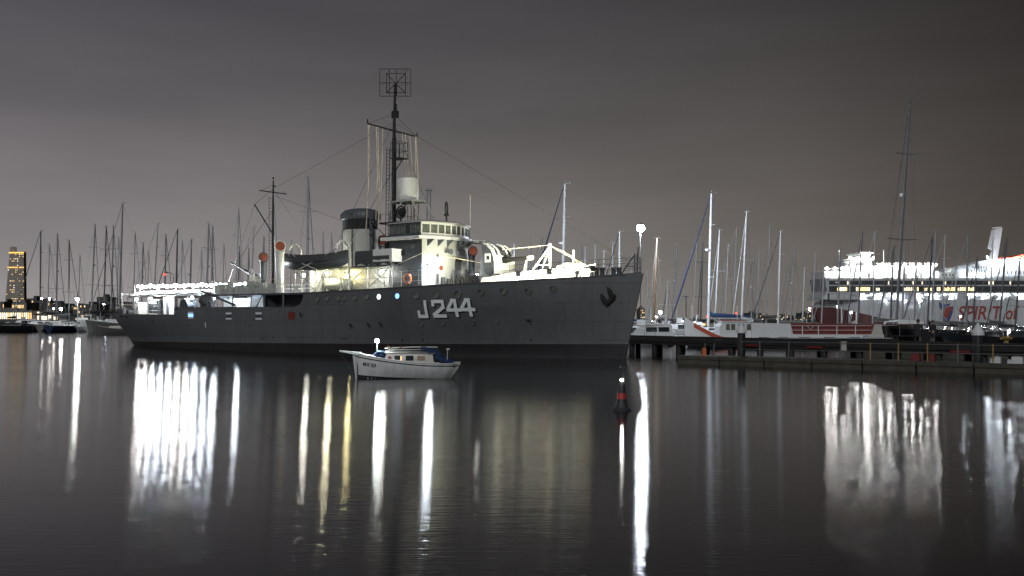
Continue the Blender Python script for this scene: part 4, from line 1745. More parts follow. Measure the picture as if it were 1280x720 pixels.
PROTO = {}
KINDS = {
    'white': dict(mast='alu', hullm='gelwhite', cover='sailblue', furl='furlblue', spread=2, thick=.13),
    'pale': dict(mast='alu', hullm='gelcream', cover='sailgrey', furl='sailgrey', spread=1, thick=.12, gear=False),
    'grey': dict(mast='mastgrey', hullm='geldull', cover='sailgrey', furl='mastgrey', spread=2, thick=.11, fr=.05),
    'dark': dict(mast='mastdark', hullm='gelblue', cover='saildark', furl='mastdark', spread=2, thick=.10, gear=False, fr=.07),
    'faint': dict(mast='mastfaint', hullm='geldull', cover='sailgrey', furl='mastfaint', spread=2, thick=.08, gear=False, fr=.035),
    'wood': dict(mast='mastwood', hullm='gelcream', cover='sailgrey', furl='sailgrey', spread=2, thick=.13, gear=False),
}


def yacht(kind, xb, xt, yt, D, head, label, group):
    """mast foot at photo column xb, truck at (xt, yt), D metres away, bow heading in degrees"""
    if kind not in PROTO:
        PROTO[kind] = make_yacht(**KINDS[kind])
        y = PROTO[kind]
    else:
        y = copy_tree(PROTO[kind])
    foot = G(xb, 0, D)
    foot.z = 0
    top = G(xt, yt, D)
    hgt = top.z / (YH + .1)
    lean = math.atan2(top.x - foot.x, top.z)
    hull_scale = max(.8, min(1.25, hgt))
    rot = Matrix.Rotation(lean, 4, 'Y') @ Matrix.Rotation(R(head), 4, 'Z')
    off = rot @ Vector((.9 * hull_scale, 0, 0))
    y.matrix_world = Matrix.Translation(Vector((foot.x - off.x, foot.y - off.y, 0))) @ rot @ Matrix.Diagonal((hull_scale, hull_scale, hgt * top.length / top.length, 1))
    tag(y, label, 'sailing boat', group)
    return y


GL_ = 'yachts in the marina left of the warship'
GB = 'yachts moored behind the warship'
GR = 'yachts moored beyond the pier'
YACHTS = [
    ('dark', 50, 51, 288, 185, 190, 'dark-masted yacht with its headsail furled to the left, leftmost tall mast of the marina', GL_),
    ('faint', 59, 62, 305, 215, 86, 'thin pale mast directly right of the leftmost tall yacht mast', GL_),
    ('grey', 70, 72, 292, 190, 93, 'grey-masted yacht with two pairs of spreaders left of the shorter dark mast', GL_),
    ('dark', 86, 86.5, 300, 180, 86, 'shorter dark-masted yacht just left of the white lamp post', GL_),
    ('grey', 113, 119, 280, 190, 93, 'grey mast leaning to the right, first mast right of the lamp post', GL_),
    ('dark', 129, 133, 283, 188, 86, 'dark thin mast right of the leaning grey mast near the warship stern', GL_),
    ('grey', 138, 142, 282, 192, 93, 'grey mast standing close on the left of the tallest mast at the warship stern', GL_),
    ('grey', 148, 153.5, 253, 170, 200, 'tallest grey mast of the marina, just over the warship stern', GL_),
    ('faint', 145, 148.5, 296, 210, 93, 'short faint mast crossing the foot of the tallest mast of the marina', GL_),
    ('faint', 166, 169, 290, 200, 86, 'wide pale faint mast above the ensign staff', GB),
    ('grey', 176, 179, 303, 165, 93, 'short thin mast above the awning, first one right of the ensign staff', GB),
    ('faint', 183, 186, 314, 170, 86, 'shortest pale mast above the left third of the string of lights', GB),
    ('faint', 190, 197.5, 279, 180, 185, 'faint tall mast with a slack headsail line left of the red light', GB),
    ('grey', 205, 207.5, 293, 170, 86, 'grey mast rising straight above the red beacon', GB),
    ('dark', 219, 222, 286, 160, 200, 'dark thin mast with a backstay just right of the red beacon', GB),
    ('faint', 225, 228, 301, 180, 86, 'pale stubby mast right beside the dark mast near the red beacon', GB),
    ('grey', 236, 239.5, 298, 165, 205, 'grey mast with left-slanting headsail between the pale stub and the thick pair', GB),
    ('grey', 257, 261, 279, 140, 86, 'left one of the two thick masts standing as a pair', GB),
    ('grey', 263.5, 266, 282, 138, 93, 'right one of the two thick masts standing as a pair', GB),
    ('faint', 293.5, 298.5, 260, 165, 86, 'tall thin pale mast left of the after gun barrel', GB),
    ('dark', 296.5, 299.5, 308, 140, 93, 'short dark mast directly behind the after gun barrel', GB),
    ('faint', 311, 317.5, 282, 150, 190, 'pale mast leaning right just behind the after gun', GB),
    ('grey', 308.5, 311, 310, 150, 93, 'short grey mast behind the after gun mounting', GB),
    ('grey', 383, 385.5, 221, 125, 86, 'tall light grey mast rising above the slung whaler', GB),
    ('faint', 402.5, 404, 290, 160, 93, 'left of two short thin masts between whaler and funnel', GB),
    ('faint', 413, 414.5, 292, 162, 86, 'right of two short thin masts between whaler and funnel', GB),
    ('alu', 642, 642.5, 305, 110, 93, 'pale mast right behind the deck gun barrel', GB),
    ('grey', 676, 677.5, 296, 125, 190, 'grey mast with a headsail slanting left, just left of the foredeck tripod', GB),
    ('white', 701.5, 706, 229, 110, 200, 'tall mast behind the foredeck between tripod and windlass', GB),
    ('grey', 726, 727.5, 306, 125, 86, 'stubby grey mast behind the windlass post', GB),
    ('alu', 730.5, 731.5, 309, 118, 93, 'slim white mast close on the right of the windlass post', GB),
    ('alu', 743, 744, 306, 120, 86, 'short white mast alone between windlass and bow railing', GB),
    ('alu', 764, 766, 303, 115, 93, 'white mast behind the after end of the bow railing', GB),
    ('white', 773.5, 774.5, 289, 112, 190, 'white mast with a dark slanting headsail close to the jack staff', GB),
    ('wood', 816, 821.5, 297, 100, 93, 'varnished brown wooden mast right of the bow', GR),
    ('grey', 842, 846, 305, 118, 86, 'slim grey mast between the brown mast and the blue furled sail', GR),
    ('pale', 832, 835, 352, 92, 93, 'short white mast stub between the bow and the blue furled sail', GR),
    ('white', 885, 889.5, 241, 100, 188, 'thick white mast with a long blue furled headsail slanting down to the left', GR),
    ('faint', 866, 871, 297, 125, 93, 'thin grey mast crossed by the blue furled headsail', GR),
    ('dark', 875, 878.5, 301, 112, 86, 'dark mast between the blue furled headsail and the thick white mast', GR),
    ('alu', 892.5, 899.5, 287, 104, 93, 'white mast standing close on the right of the thick white mast', GR),
    ('faint', 915, 921, 284, 128, 195, 'faint grey mast with a slack stay over the wheelhouse of the work boat', GR),
    ('alu', 926, 933.5, 264, 98, 93, 'tall white mast alone above the white side of the work boat', GR),
    ('faint', 945, 949.5, 308, 125, 86, 'short faint mast crossed by a dark slanting furled sail', GR),
    ('faint', 957, 962.5, 281, 128, 93, 'thin pale mast just left of the white mast with the dark furled sail', GR),
    ('white2', 972, 976, 288, 102, 187, 'white mast with a dark grey furled headsail slanting down to the left', GR),
    ('grey', 987, 993.5, 309, 112, 93, 'grey mast right of the white dark-sailed one, clear of the ferry bow', GR),
    ('faint', 1014, 1019.5, 316, 120, 86, 'faint mast standing at the tip of the ferry bow', GR),
    ('grey', 1046, 1050.5, 307, 100, 190, 'grey mast with a black furled headsail crossing the ferry bow', GR),
    ('faint', 1061, 1063, 316, 110, 86, 'pale mast left of the black mast in front of the ferry wheelhouse', GR),
    ('dark', 1071.5, 1077.5, 291, 92, 93, 'straight black mast in front of the ferry wheelhouse', GR),
    ('faint', 1090, 1094, 289, 118, 200, 'faint mast with crossed stays right of the black one before the wheelhouse', GR),
    ('dark', 1112, 1117, 308, 96, 93, 'dark mast close on the left of the very tall mast', GR),
    ('tall', 1118.5, 1137.5, 125, 88, 86, 'very tall grey mast leaning right, the highest of all the yachts', GR),
    ('grey', 1127, 1131, 312, 105, 93, 'short grey mast close on the right of the very tall mast', GR),
    ('dark', 1158, 1165.5, 296, 100, 192, 'dark leaning mast with left-slanting furled sail, first of the pair before the ferry middle', GR),
    ('grey', 1163.5, 1170, 288, 98, 93, 'grey thick-headed mast, second of the pair before the ferry middle', GR),
    ('faint', 1177, 1181.5, 294, 104, 188, 'pale mast with long dark furled sail slanting left over the ferry emblem', GR),
    ('grey', 1208, 1209.5, 294, 98, 187, 'grey mast with dark furled sail slanting left over the first ferry letters', GR),
    ('dark', 1215, 1221.5, 322, 95, 86, 'short black mast in front of the ferry letters', GR),
    ('faint', 1235.5, 1241.5, 298, 110, 93, 'faint grey mast left of the ferry funnel fin', GR),
    ('faint', 808, 810, 338, 130, 95, 'pale low mast between the bow and the brown wooden mast', GR),
    ('faint', 851, 855, 326, 135, 88, 'pale thin mast between the slim grey mast and the unlit crossbar post', GR),
    ('alu', 905, 910.5, 305, 120, 92, 'white slim mast over the front of the work boat wheelhouse', GR),
    ('grey', 938, 942, 318, 120, 98, 'short grey mast right of the tall white mast alone above the work boat', GR),
    ('faint', 981, 986, 322, 130, 90, 'pale short mast between the dark furled sail yacht and the ferry bow', GR),
    ('alu', 1002, 1006, 334, 118, 95, 'low white mast just left of the ferry bow tip', GR),
    ('faint', 1026, 1030, 330, 118, 92, 'pale mast crossing the red ferry bow', GR),
    ('grey', 1142, 1146, 318, 110, 90, 'grey mast between the very tall mast and the two people', GR),
    ('faint', 1191, 1196, 330, 115, 94, 'pale mast between the ferry emblem and the first letter', GR),
    ('dark', 1268, 1275, 322, 96, 88, 'dark mast at the right edge in front of the last ferry letters', GR),
    ('faint', 20, 23, 330, 230, 92, 'pale short mast in front of the lit tower', GL_),
    ('faint', 97, 100, 318, 225, 90, 'pale thin mast right behind the white lamp post', GL_),
    ('faint', 250, 252, 312, 190, 94, 'pale thin mast just left of the two thick masts', GB),
    ('faint', 277, 280, 305, 185, 88, 'pale thin mast between the thick pair and the after gun', GB),
    ('faint', 362, 364.5, 300, 165, 92, 'pale thin mast just over the after end of the slung whaler', GB),
    ('grey', 327, 330, 296, 150, 95, 'grey mast close on the left of the after vent cowls', GB),
    ('faint', 617, 619, 301, 130, 90, 'faint mast between the bridge and the deck gun barrel', GB),
    ('faint', 660, 662.5, 294, 135, 96, 'faint tall mast over the gun barrel muzzle', GB),
    ('alu', 753, 755, 314, 112, 92, 'low white mast just left of the after end of the bow rail', GB),
    ('faint', 788, 790, 318, 125, 94, 'faint mast directly behind the jack staff at the bow', GB),
    ('dark', 1247, 1258.5, 298, 92, 86, 'thick black mast crossing the white ferry funnel fin', GR),
]
KINDS['alu'] = dict(mast='alu', hullm='gelwhite', cover='sailgrey', furl='alu', spread=1, thick=.11, gear=False)
KINDS['tall'] = dict(mast='mastslate', hullm='geldark', cover='saildark', furl='mastslate', spread=2, thick=.085, fr=.02, boom=False)
KINDS['white2'] = dict(mast='alu', hullm='gelwhite', cover='sailgrey', furl='mastdark', spread=2, thick=.13, gear=False)
for a in YACHTS:
    yacht(*a)


# motor cruisers ---------------------------------------------------------------
def make_cruiser(hullm, flybridge=True, L_=9.0, cab='gelwhite', ch=1.25):
    y = empty('motor_cruiser')
    hm, edge = loft_hull(L_, 3.3, 1.45, 1.05, transom=.85, rake=.9)
    hm.build('hull', M[hullm], y, 40)
    deck_from(edge).build('deck', M['gelwhite'], y)
    cb_ = coach(-L_ * .3, L_ * .25, 1.3, .9, 1.0, ch, 1.1).build('cabin', M[cab], y, smooth=0)
    for sg in (-1, 1):
        for x0, x1 in ((-L_ * .26, -L_ * .12), (-L_ * .1, L_ * .04)):
            g_ = MB()
            ya, yb = 1.3 - .4 * (x0 / L_ + .3) / .55, 1.3 - .4 * (x1 / L_ + .3) / .55
            g_.add([(x0, sg * (ya * .94 + .01), 1 + ch * .4), (x1, sg * (yb * .94 + .01), 1 + ch * .4), (x1, sg * (yb * .88 + .01), 1 + ch * .8), (x0, sg * (ya * .88 + .01), 1 + ch * .8)], [(0, 1, 2, 3)])
            g_.build('cabin_window', M['glass'], cb_, smooth=0)
    g_ = MB()
    xf = L_ * .25
    g_.add([(xf - .28, -.75, 1 + ch * .28), (xf - .28, .75, 1 + ch * .28), (xf - .95, .70, 1 + ch * .76), (xf - .95, -.70, 1 + ch * .76)], [(0, 1, 2, 3)])
    g_.build('windscreen', M['glass'], cb_, smooth=0)
    if flybridge:
        f_ = MB()
        f_.bb(-L_ * .28, L_ * .05, -1.0, 1.0, 2.2, 2.35)
        f_.bb(-L_ * .02, L_ * .05, -1.0, 1.0, 2.35, 2.8)
        f_.tube([(-L_ * .2, -1, 2.3), (-L_ * .22, -1, 3.2), (-L_ * .22, 1, 3.2), (-L_ * .2, 1, 2.3)], .05, 6)
        f_.build('flybridge', M['gelwhite'], y, smooth=0)
    r_ = MB()
    for sg in (0, 1):
        pts_ = [(e_[sg][0], e_[sg][1] * .95, e_[sg][2] + .6) for e_ in edge[10:-1:3]]
        r_.tube(pts_, .02, 4)
        for p in pts_:
            r_.tube([p, (p[0], p[1], p[2] - .62)], .018, 4)
    r_.build('bow_rail', M['steelpost'], y)
    a_ = MB()
    a_.tube([(-L_ * .15, .4, 2.2), (-L_ * .15, .4, 4.4)], .02, 4)
    a_.build('aerial', M['gelwhite'], y)
    return y


CPROTO = {}


def cruiser(kind, px, D, head, label, group, sc=1.0):
    key = kind
    if key not in CPROTO:
        CPROTO[key] = make_cruiser(*kind)
        c = CPROTO[key]
    else:
        c = copy_tree(CPROTO[key])
    p = G(px, 0, D)
    c.location = (p.x, p.y, 0)
    c.rotation_euler = (0, 0, R(head))
    c.scale = (sc, sc, sc)
    return tag(c, label, 'motor boat', group)


W, Dk, Gy, Lo = ('gelwhite', True), ('geldark', False), ('geldull', True), ('geldark', False, 9.0, 'geldark', .55)
GM = 'motor boats in the marina left of the warship'
GM2 = 'motor boats beyond the pier'
cruiser(Lo, 10, 182, 185, 'low charcoal motor boat at the far left edge of the harbour', GM, 1.1)
cruiser(W, 103, 180, 130, 'white lit motor cruiser moored beneath the white lamp post', GM, .95)
cruiser(Gy, 79, 195, 100, 'dull grey motor cruiser between the blue yacht and the lit white cruiser', GM, .8)
cruiser(W, 30, 210, 200, 'white motor cruiser behind the blue yacht on the far left', GM, 1.0)
cruiser(W, 62, 222, 20, 'white motor cruiser behind the grey one, left of the lamp post', GM, .9)
cruiser(Gy, 116, 205, 215, 'grey motor cruiser behind the lit white one, right of the lamp post', GM, .9)
cruiser(W, 134, 182, 30, 'white motor cruiser tucked behind the warship stern', GM, .85)
cruiser(W, 806, 88, 200, 'white motor cruiser right of the bow behind the pier end', GM2, .85)
cruiser(Gy, 851, 106, 170, 'grey motor cruiser between the pier end and the orange bow of the work boat', GM2, .9)
cruiser(W, 833, 108, 190, 'white motor cruiser behind the short white mast stub', GM2, .8)
cruiser(Lo, 1185, 84, 6, 'charcoal motor boat just right of the two people', GM2, 1.0)
cruiser(Lo, 1235, 80, 185, 'charcoal motor boat under the short black mast before the ferry', GM2, .95)
cruiser(Lo, 1275, 92, 170, 'dark low motor boat at the right edge of the picture', GM2, .9)

# the blue hulled yacht with a white bow on the left, and the grey sloop by the stern
by = empty('moored_launch', label='dark blue launch with a white bow patch at the left of the marina', cat='motor boat', group=GM)
hm, edge = loft_hull(9.6, 3.0, 1.5, 1.0, rake=.8)
hm.build('hull', M['gelblue'], by, 40)
deck_from(edge).build('deck', M['geldull'], by)
coach(-3.2, 1.5, 1.1, .8, 1.0, .75, .8).build('cabin', M['geldark'], by, smooth=0)
s_ = MB()
for sg in (-1, 1):
    s_.add([(2.9, sg * 1.0, .15), (4.45, sg * .30, .1), (4.75, sg * .12, 1.40), (3.5, sg * .80, 1.1)], [(0, 1, 2, 3)])
s_.build('bow_patch', M['gelwhite'], by)
by.location = (G(55, 0, 184).x, 184, 0)
by.rotation_euler = (0, 0, R(196))
gs_ = empty('moored_sloop', label='pale grey wooden hull without a mast lying behind the warship stern', cat='boat', group=GM)
hm, edge = loft_hull(9.5, 2.9, 1.6, 1.0, rake=1.2)
hm.build('hull', M['geldull'], gs_, 40)
deck_from(edge).build('deck', M['gelcream'], gs_)
coach(-2.5, 1.8, .9, .6, 1.05, .5, .5).build('cabin', M['gelcream'], gs_, smooth=0)
gs_.location = (G(147, 0, 150).x, 150, 0)
gs_.scale = (.8, .9, .9)
gs_.rotation_euler = (0, 0, R(172))


# the small white sailing boat in front of the warship ---------------------------
SB = Vector((-4.42, 40.2, 0))
sb = empty('small_sailing_boat', SB, R(184), 'small white cabin boat marked MX 03 moored before the warship, bow lamp lit', 'boat')
# local +x is the bow (to the left in the picture), local +y points toward the camera
L0 = 4.5
rows = []
nn = 28
edge = []


def sb_half(t):
    return .80 * (math.sin(PI / 2 * min(1, (t + .30) / .62)) if t < .4 else max(.02, 1 - ((t - .4) / .6) ** 2.2)) * (1 if t > .06 else .86)


def sb_top(t):
    return .62 + .46 * max(0, t - .12) ** 1.7 / .8 + .05 * max(0, .3 - t)


for i in range(nn + 1):
    t = i / nn
    r = []
    for q in range(9):
        f_ = q / 8
        a = math.sin(f_ * PI / 2) ** .75
        zt = sb_top(t)
        zb = -.35
        z = zb + (zt - zb) * f_
        x = -L0 / 2 + L0 * t
        x += (-.18 * (1 - f_)) * max(0, (t - .85) / .15) + .75 * (1 - f_) ** 1.3 * max(0, (.22 - t) / .22)
        r.append((x, sb_half(t) * a, z))
    full = [(p[0], -p[1], p[2]) for p in r[::-1]] + r[1:]
    rows.append(full)
    edge.append((full[0], full[-1]))
hm = MB()
hm.grid(rows)
hm.add(rows[0], [tuple(range(len(rows[0])))])
sbh = hm.build('hull', M['boatwhite'], sb, 40)
deck_from(edge, .03, .04).build('deck', M['gelcream'], sb)


def sb_side(t, f_, off=.012):
    zt = sb_top(t)
    z = -.35 + (zt + .35) * f_
    a = math.sin(f_ * PI / 2) ** .75
    x = -L0 / 2 + L0 * t + (-.18 * (1 - f_)) * max(0, (t - .85) / .15) + .75 * (1 - f_) ** 1.3 * max(0, (.22 - t) / .22)
    return Vector((x, sb_half(t) * a + off, z))


for sg in (1, -1):
    b_ = MB()
    pts_ = [sb_side(t / 30, .90, .0) for t in range(0, 30)]
    b_.tube([(p.x, p.y * sg, p.z) for p in pts_], .022, 6)
    b_.build('rubbing_strake', M['black'], sb)
    b_ = MB()
    pts_ = [sb_side(t / 30, 1.0, .0) for t in range(0, 31)]
    b_.tube([(p.x, p.y * sg, p.z) for p in pts_], .02, 6)
    b_.build('gunwale', M['gelwhite'], sb)
b_ = MB()
for sg in (1, -1):
    b_.grid([[(p.x, p.y * sg, p.z) for p in (sb_side(t / 30, .18, .006), sb_side(t / 30, .36, .006))] for t in range(2, 30)])
b_.build('boot_stripe', M['black'], sb)
# cabin
cz = .66
cbm = MB()
cbm.add([(-1.15, -.58, cz - .05), (.95, -.44, cz), (.95, .44, cz), (-1.15, .58, cz - .05), (-1.1, -.52, cz + .36), (.80, -.36, cz + .40), (.80, .36, cz + .40), (-1.1, .52, cz + .36)],
        [(0, 1, 5, 4), (1, 2, 6, 5), (2, 3, 7, 6), (3, 0, 4, 7), (4, 5, 6, 7)])
cbn = cbm.build('cabin', M['gelcream'], sb, smooth=0)
rfm = MB()
rfm.add([(-1.2, -.58, cz + .36), (.9, -.42, cz + .41), (.9, .42, cz + .41), (-1.2, .58, cz + .36), (-1.15, -.1, cz + .44), (.85, -.1, cz + .50), (.85, .1, cz + .50), (-1.15, .1, cz + .44)],
        [(0, 1, 5, 4), (1, 2, 6, 5), (2, 3, 7, 6), (3, 0, 4, 7), (4, 5, 6, 7), (3, 2, 1, 0)])
rfm.build('cabin_roof', M['sailgrey'], sb, smooth=0)
for x, lit in ((.32, 'glass'), (-.15, 'glass'), (-.62, 'winlit')):
    for sg in (1, -1):
        def cs_(xx, f_, o=.012):
            yb, yt = .58 - .0667 * (xx + 1.15), .52 - .0842 * (xx + 1.1)
            return (xx, sg * (yb + (yt - yb) * f_ + o), cz - .03 + .40 * f_)
        g_ = MB()
        g_.add([cs_(x - .16, .30), cs_(x + .16, .30), cs_(x + .16, .82), cs_(x - .16, .82)], [(0, 1, 2, 3)])
        go = g_.build('cabin_window', M['glass'] if lit == 'glass' else M['wood'], cbn, smooth=0)
        if x > .3:
            g_ = MB()
            g_.add([cs_(x - .15, .34, .017), cs_(x - .09, .34, .017), cs_(x - .09, .78, .017), cs_(x - .15, .78, .017)], [(0, 1, 2, 3)])
            g_.build('lit_pane', M['winwarm'], go, smooth=0)
g_ = MB()
g_.lathe([(.08, 0), (.08, .03), (.05, .035)], (.68, .425, cz + .2), 14, 'y')
g_.build('cabin_port', M['orange'], cbn)
# blue covers, boom, bowsprit, lamp
g_ = MB()
for sg in (0,):
    g_.grid([[(x, -.5 * w_, z - d), (x, -.3 * w_, z - d * .3), (x, 0, z), (x, .3 * w_, z - d * .3 - .03), (x, .5 * w_, z - d)] for x, w_, z, d in ((-.55, .5, 1.30, .06), (-.8, .7, 1.32, .16), (-1.1, .9, 1.26, .32), (-1.35, 1.05, 1.2, .42), (-1.5, 1.1, .98, .28), (-1.75, 1.1, .84, .18), (-1.98, .9, .76, .08))])
g_.build('cockpit_cover', M['sailblue'], sb, smooth=60)
g_ = MB()
g_.tube([(1.35, .22, .93), (1.15, .2, 1.02), (.95, .2, .98), (.85, .2, .9)], [.08, .16, .17, .08], 9)
g_.build('foredeck_cover', M['sailblue'], sb, smooth=60)
g_ = MB()
g_.tube([(.9, 0, 1.24), (-.3, 0, 1.30), (-1.3, 0, 1.29)], .028, 6)
g_.tube([(.75, .15, 1.18), (-.9, .2, 1.20)], .02, 5)
bo_ = g_.build('lowered_mast', M['gelcream'], sb)
g_ = MB()
for x in (-.65, .25, .75):
    g_.tube([(x - .05, .03, 1.31), (x + .05, .03, 1.31)], .035, 6)
g_.build('sail_tie', M['redpaint'], bo_)
g_ = MB()
g_.tube([(1.85, 0, 1.05), (2.78, 0, 1.14)], .04, 6)
g_.tube([(1.95, .22, .98), (2.7, .06, 1.12)], .025, 5)
g_.build('bowsprit', M['gelwhite'], sb)
g_ = MB()
g_.tube([(2.74, 0, 1.1), (2.12, .02, .02)], .012, 4)
g_.tube([(2.05, .08, 1.02), (2.0, .12, -.3)], .02, 5)
g_.build('mooring_line', M['iron'], sb)
g_ = MB()
g_.tube([(1.22, 0, .95), (1.22, 0, 1.50)], .025, 6)
g_.build('lamp_pole', M['gelwhite'], sb)
g_ = MB()
g_.ball((1.22, .0, 1.57), .085, 10, 7)
g_.build('anchor_lamp', lampmat((.88, 1.0, .97), 850), sb, smooth=60)
g_ = MB()
g_.tube([(-1.7, .35, .7), (-1.72, .35, 1.22)], .012, 5)
g_.bb(-1.8, -1.66, .31, .39, 1.2, 1.25)
g_.build('solar_lamp', M['gelwhite'], sb)
g_ = MB()
g_.tube([sb_side(.97, .98, .02), sb_side(.985, .6, .02), sb_side(.99, .2, .02)], .035, 6)
g_.build('stem_band', M['gelwhite'], sb)
# registration mark: letters wrapped on the bow
me = text_mesh('MX 03', .21, shear=.18, bold=.006, ext=0)
xs = [v.co.x for v in me.vertices]
for v in me.vertices:
    # lettering reads left to right in the picture: local x decreases
    t = .905 - v.co.x / L0
    f_ = .66 + v.co.y / (sb_top(t) + .35)
    q = sb_side(t, f_, .012)
    v.co = (q.x, q.y, q.z)
mesh_obj('registration_mark', me, M['black'], sbh)

# buoy with a light -------------------------------------------------------------
bp_ = G(777, 0, 26.1)
bu = empty('harbour_buoy', (bp_.x, bp_.y, 0), 0, 'small dark conical buoy with a red band and lit lamp in open water', 'buoy')
g_ = MB()
g_.lathe([(.26, -.1), (.27, .02), (.22, .05), (.17, .12), (.135, .3), (.115, .5), (.095, .68), (.06, .74)], (0, 0, 0), 20)
bub = g_.build('body', M['iron'], bu, 40)
g_ = MB()
g_.lathe([(.1345, .315), (.1195, .475)], (0, 0, 0), 20, capb=False, capt=False)
g_.build('red_band', M['buoyred'], bub, 40)
g_ = MB()
g_.lathe([(.05, .72), (.05, .78)], (0, 0, 0), 10)
g_.tube([(.06, 0, .74), (.06, 0, 1.16)], .012, 5)
g_.box((.06, 0, 1.17), (.2, .2, .04))
g_.build('lantern_bracket', M['iron'], bu)
g_ = MB()
g_.ball((0, -.03, .825), .035, 10, 7)
g_.build('lantern', lampmat((1.0, 1.0, .93), 160), bu, 60)

# ------------------------------------------------------------------ the pier and the pontoon
P0, P1 = Vector((8.3, 70.5, 0)), Vector((31.0, 37.5, 0))     # front edge of the pier deck
PD = (P1 - P0).normalized()
PN = Vector((-PD.y, PD.x, 0))                              # away from the camera
if PN.y < 0:
    PN = -PN
PA = math.atan2(PD.y, PD.x)
PL = (P1 - P0).length
pier = empty('timber_pier', P0, PA, 'long dark timber pier on piles running from the bow to the right edge', 'pier')
g_ = MB()
random.seed(11)
x = -6.0
while x < PL:
    g_.bb(x, x + .21, 0.02, 3.2, 1.02, 1.10 + random.uniform(-.006, .006))
    x += .225
g_.build('deck', M['timber'], pier, smooth=0)
g_ = MB()
g_.bb(-6, PL, -.12, .0, .66, 1.08)
g_.bb(-6, PL, -.2, -.12, .86, 1.0)
g_.bb(-6, PL, 0.05, .25, 1.11, 1.28)
g_.build('edge_beam', M['timber'], pier, smooth=0)
x = -4.2
k = 0
while x < PL:
    g_ = MB()
    g_.tube([(x, .15, -1.5), (x, .15, 1.0)], .2, 10)
    g_.build('pile', M['timber'], pier)
    g_ = MB()
    g_.tube([(x, 2.9, -1.5), (x, 2.9, 1.0)], .2, 10)
    g_.build('pile', M['timber'], pier)
    g_ = MB()
    g_.bb(x - .14, x + .14, .1, 3.0, .62, 1.0)
    g_.build('cross_head', M['timber'], pier, smooth=0)
    x += 2.4
for x in (12.2, 17.0, 26.0):
    g_ = MB()
    g_.bb(x - .55, x + .55, -.225, -.205, .74, .86)
    g_.build('red_notice', M['redpaint'], pier, smooth=0)

Q0, Q1 = G(847, 0, 52.8), G(1330, 0, 41.6)
Q0.z = Q1.z = 0
QD = (Q1 - Q0).normalized()
QN = Vector((-QD.y, QD.x, 0))
QA = math.atan2(QD.y, QD.x)
QL = (Q1 - Q0).length
pon = empty('floating_pontoon', Q0, QA, 'low stained concrete pontoon with a post and wire railing in front of the pier', 'pontoon')
x = 0
k = 0
while x < QL:
    g_ = MB()
    x1 = min(QL, x + 2.45)
    g_.bb(x + .02, x1 - .02, 0, 1.8, -.3, .40)
    g_.bb(x + .0, x1, -.06, 1.86, .27, .46)
    for j in range(8):
        g_.bb(x + .1 + j * .3, x + .16 + j * .3, -.075, -.06, .33, .40)
    g_.build('pontoon_section', M['concrete'], pon, smooth=0)
    x += 2.5


def q_at(px):
    """distance along the pontoon front at photo column px"""
    t = (px - CX) / F
    # Q0.x + s*QD.x = t*(Q0.y + s*QD.y)
    return (t * Q0.y - Q0.x) / (QD.x - t * QD.y)


rl = []
for px, mt, lean_ in ((948.5, 'steelpost', 0), (984, 'steelpost', .06), (1050, 'steelpost', 0), (1087, 'yellowpost', 0), (1122, 'yellowpost', 0), (1158.5, 'yellowpost', 0), (1196.5, 'steelpost', 0), (1240.5, 'yellowpost', 0), (1285, 'yellowpost', 0)):
    s_ = q_at(px)
    g_ = MB()
    g_.tube([(s_, .12, .46), (s_ + lean_, .12, 1.33)], .035, 6)
    g_.build('railing_post', M[mt], pon)
    rl.append(s_)
for z in (.88, 1.28):
    g_ = MB()
    g_.tube([(q_at(925), .12, z)] + [(s_, .12, z) for s_ in rl], .016, 5)
    g_.build('railing_wire', M['steelpost'], pon)
for px in (874.5, 886):
    s_ = q_at(px)
    g_ = MB()
    g_.tube([(s_, .5, .46), (s_ + .1, .5, 1.15)], .035, 6)
    g_.build('leaning_post', M['steelpost'], pon)

for px, lab in ((918, 'white-capped mooring pile in front of the work boat wheelhouse'), (1217, 'white-capped mooring pile in front of the charcoal motor boat before the ferry')):
    s_ = q_at(px)
    p = Q0 + QD * s_ + QN * .9
    mpile = empty('mooring_pile', p, 0, lab, 'mooring pile', 'white capped mooring piles')
    g_ = MB()
    g_.tube([(0, 0, -1.5), (0, 0, 1.75)], .21, 12)
    g_.build('shaft', M['geldark'], mpile)
    g_ = MB()
    g_.lathe([(.27, 1.72), (.275, 1.85), (.03, 2.30)], (0, 0, 0), 12)
    g_.build('cap', M['gelwhite'], mpile, 25)

# things on the pontoon
s_ = q_at(876.5)
p = Q0 + QD * s_ + QN * .35
g_ = MB()
g_.box((0, 0, .20), (.20, .2, .40))
g_.box((0, 0, .42), (.16, .18, .05))
g_.box((.06, -.11, .3), (.03, .03, .12))
ob = g_.build('orange_box', M['ringorange'], None, smooth=0)
ob.location = (p.x, p.y, .46)
tag(ob, 'bright orange box standing between two leaning posts on the pontoon', 'box')
s_ = q_at(1053)
p = Q0 + QD * s_ + QN * .3
sg_ = empty('notice_board', (p.x, p.y, .46), QA, 'small pale notice box on a post on the pontoon railing', 'sign')
g_ = MB()
g_.tube([(0, 0, 0), (0, 0, .9)], .03, 6)
g_.build('post', M['steelpost'], sg_)
g_ = MB()
g_.box((0, -.05, .66), (.24, .08, .42))
g_.box((0, -.06, .88), (.28, .12, .03))
g_.build('board', M['gelcream'], sg_, smooth=0)
